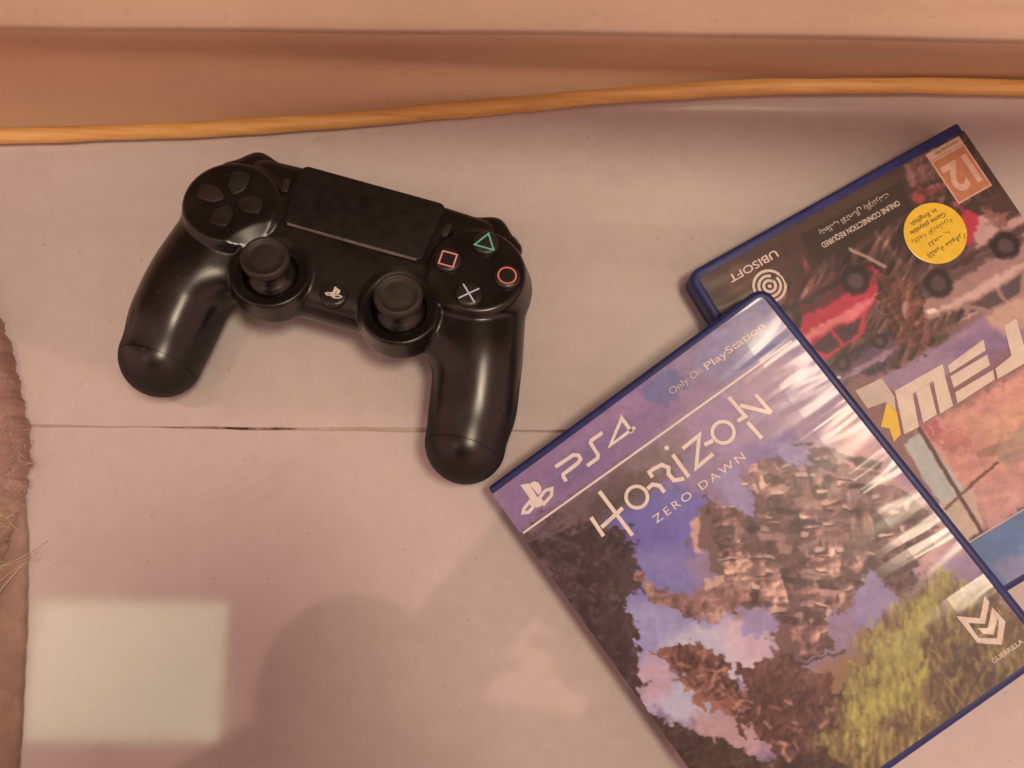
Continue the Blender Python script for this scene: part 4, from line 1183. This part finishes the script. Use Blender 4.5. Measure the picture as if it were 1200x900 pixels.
text('publisher_lettering', CB, 'UBISOFT', 97.4, 162.1, 120.4, 3.2, 'ink2', ZI, 0.014)
sw = []
for k, (r0, r1, a0, a1) in enumerate(((6.6, 6.4, 200, 520), (4.7, 4.2, 160, 490), (2.6, 2.2, 150, 520))):
    pts = [(107.6 + (r0 + (r1 - r0) * t) * math.cos(math.radians(a0 + (a1 - a0) * t)), 150.2 + (r0 + (r1 - r0) * t) * math.sin(math.radians(a0 + (a1 - a0) * t))) for t in np.linspace(0, 1, 40)]
    sw.append(ribbon(pts, 1.15, ZI + 0.01 * k))
sw.append(ribbon([(101.5, 147), (101.2, 151), (102.6, 154.5)], 0.7, ZI + 0.04))
sw.append(flat_poly(disc_pts(107.6, 150.0, 0.8, 16), ZI + 0.03))
put('publisher_emblem', CB, join(sw), 'ink2')
text('notice_lettering', CB, 'ONLINE CONNECTION REQUIRED', 41.6, 155.0, 79.6, 2.3, 'ink2', ZI, 0.012)
text('notice_lettering', CB, arabic('يتطلب الاتصال بالإنترنت'), 43.6, 159.8, 77.4, 2.4, 'ink_dim', ZI, 0.006)
# age badge
bd = put('age_badge', CB, flat_poly([(3.6, 141.0), (20.5, 141.0), (20.5, 162.2), (3.6, 162.2)], ZI), 'orange')
put('badge_border', bd, join([ribbon([(4.0, 141.4), (20.1, 141.4), (20.1, 161.8), (4.0, 161.8)], 0.7, ZI + 0.05, True), flat_poly([(3.6, 162.3), (20.5, 162.3), (20.5, 166.0), (3.6, 166.0)], ZI)]), 'peach')
text('badge_numeral', bd, '12', 5.6, 157.6, 18.6, 12.5, 'peach', ZI + 0.06, 0.030)
text('badge_lettering', bd, 'www.pegi.info', 5.4, 164.8, 16.8, 1.4, 'brown_ink', ZI + 0.05)
# round sticker
V, F = lathe([(13.1, T + 0.18), (13.1, T + 0.26), (12.9, T + 0.30)], 35.9, 135.4, 56)
stk = put('round_sticker', CB, (V, F), 'yellow')
zt = T + 0.36
text('sticker_lettering', stk, arabic('اللعبة متوفرة'), 25.6, 129.6, 44.0, 2.2, 'brown_ink', zt, 0.01)
text('sticker_lettering', stk, arabic('للعب'), 30.5, 133.4, 41.0, 2.0, 'brown_ink', zt)
text('sticker_lettering', stk, arabic('باللغة الإنجليزية'), 26.6, 137.6, 46.4, 2.0, 'brown_ink', zt)
text('sticker_lettering', stk, 'Game playable', 27.8, 141.2, 45.0, 2.0, 'brown_ink', zt, 0.012)
text('sticker_lettering', stk, 'in English', 30.0, 144.4, 42.6, 2.0, 'brown_ink', zt, 0.012)

# ================================================================== the photographer above the floor: out of frame, throws the shadow at the bottom
phone = empty('phone')
camR = camera.rotation_euler.to_matrix()
phone.matrix_world = Matrix.Translation(Vector((0, 0, 0.3546))) @ camR.to_4x4() @ Matrix.Rotation(math.radians(-40), 4, 'Z')
tag(phone, 'dark slab phone held flat above the floor, pointing down', 'phone')
V, F = slab(lambda i: rrect(-5, -138, 71, 13, (12,) * 4, i), 2.5, 10.5, 1.5, 3)
link('phone_body', mesh('phone_body', V, F), M['pad'], phone)
V, F = slab(lambda i: rrect(-2, -135, 68, 10, (9,) * 4, i), 10.6, 11.0, 0.1, 1)
link('screen', mesh('screen', V, F, smooth=False), M['button'], phone)

def skin_obj(name, joints, edges, mat, parent=None, sub=2):
    me = bpy.data.meshes.new(name)
    me.from_pydata([tuple(c * MM for c in j[:3]) for j in joints], edges, [])
    o = link(name, me, mat, parent)
    md = o.modifiers.new('skin', 'SKIN'); md.use_smooth_shade = True
    for v, j in zip(me.skin_vertices[0].data, joints):
        rx = j[3] * MM; ry = (j[4] if len(j) > 4 else j[3]) * MM
        v.radius = (rx, ry); v.use_root = False
    me.skin_vertices[0].data[0].use_root = True
    sd = o.modifiers.new('sub', 'SUBSURF'); sd.levels = sub; sd.render_levels = sub
    return o
M['cloth'] = m_plain('dark_sweater', (0.06, 0.035, 0.045), 0.9, 60, 0.2)
M['skin'] = m_plain('skin', (0.48, 0.28, 0.20), 0.5, 60, 0.1)
M['hair'] = m_plain('dark_hair', (0.02, 0.014, 0.012), 0.6, 160, 0.3)
# kneeling figure bending forward: pelvis, spine, neck, head, arms to the phone, thighs and shins
J = [(-120, -660, 300, 140, 125), (-135, -600, 450, 130, 115), (-160, -470, 600, 150, 105), (-150, -345, 670, 165, 100), (-184, -270, 672, 56), (-188, -215, 655, 76, 80), (-190, -165, 635, 94, 92), (-188, -128, 610, 62, 64),
     (-340, -340, 630, 82), (-300, -320, 470, 52), (-180, -250, 400, 38), (-70, -190, 385, 29),
     (20, -300, 620, 92), (105, -262, 490, 66), (100, -200, 420, 46), (90, -150, 388, 29),
     (-230, -620, 240, 95), (-260, -215, 82, 68), (-250, -640, 60, 50), (-245, -780, 40, 36),
     (10, -620, 240, 95), (80, -215, 82, 68), (60, -640, 60, 50), (50, -780, 40, 36)]
E_ = [(0, 1), (1, 2), (2, 3), (3, 4), (4, 5), (5, 6), (6, 7), (3, 8), (8, 9), (9, 10), (10, 11), (3, 12), (12, 13), (13, 14), (14, 15), (0, 16), (16, 17), (17, 18), (18, 19), (0, 20), (20, 21), (21, 22), (22, 23)]
person = skin_obj('person', J, E_, M['cloth'])
tag(person, 'person in dark clothes kneeling and leaning over the floor with a phone', 'person')
hair = skin_obj('hair', [(-178, -280, 690, 110), (-184, -215, 690, 124), (-188, -165, 675, 112), (-190, -118, 645, 58)], [(0, 1), (1, 2), (2, 3)], M['hair'], person)
# both hands hold the phone at its lower end: palm, four fingers and a thumb each
skin_obj('hand', [(-70, -190, 385, 26, 18), (-62, -150, 376, 36, 14), (-44, -122, 372, 36, 12)], [(0, 1), (1, 2)], M['skin'], person)
for k, (x0, y0) in enumerate(((-58, -88), (-46, -102), (-34, -116), (-22, -130))):
    skin_obj('finger', [(x0 - 8, y0 - 22, 374, 9), (x0 + 4, y0 - 4, 372, 8.5), (x0 + 20, y0 + 4, 373, 8), (x0 + 34, y0 + 2, 374, 7)], [(0, 1), (1, 2), (2, 3)], M['skin'], person)
skin_obj('thumb', [(-56, -138, 382, 11), (-30, -112, 382, 10), (-10, -92, 380, 9)], [(0, 1), (1, 2)], M['skin'], person)
skin_obj('hand', [(90, -150, 388, 26, 18), (70, -122, 380, 36, 14), (52, -104, 376, 36, 12)], [(0, 1), (1, 2)], M['skin'], person)
for k, (x0, y0) in enumerate(((58, -62), (50, -78), (42, -94), (34, -110))):
    skin_obj('finger', [(x0 + 10, y0 - 20, 376, 9), (x0 + 8, y0 - 4, 374, 8.5), (x0 - 6, y0 + 4, 374, 8), (x0 - 20, y0 + 2, 374, 7)], [(0, 1), (1, 2), (2, 3)], M['skin'], person)
skin_obj('thumb', [(66, -116, 384, 11), (44, -88, 384, 10), (26, -70, 382, 9)], [(0, 1), (1, 2)], M['skin'], person)
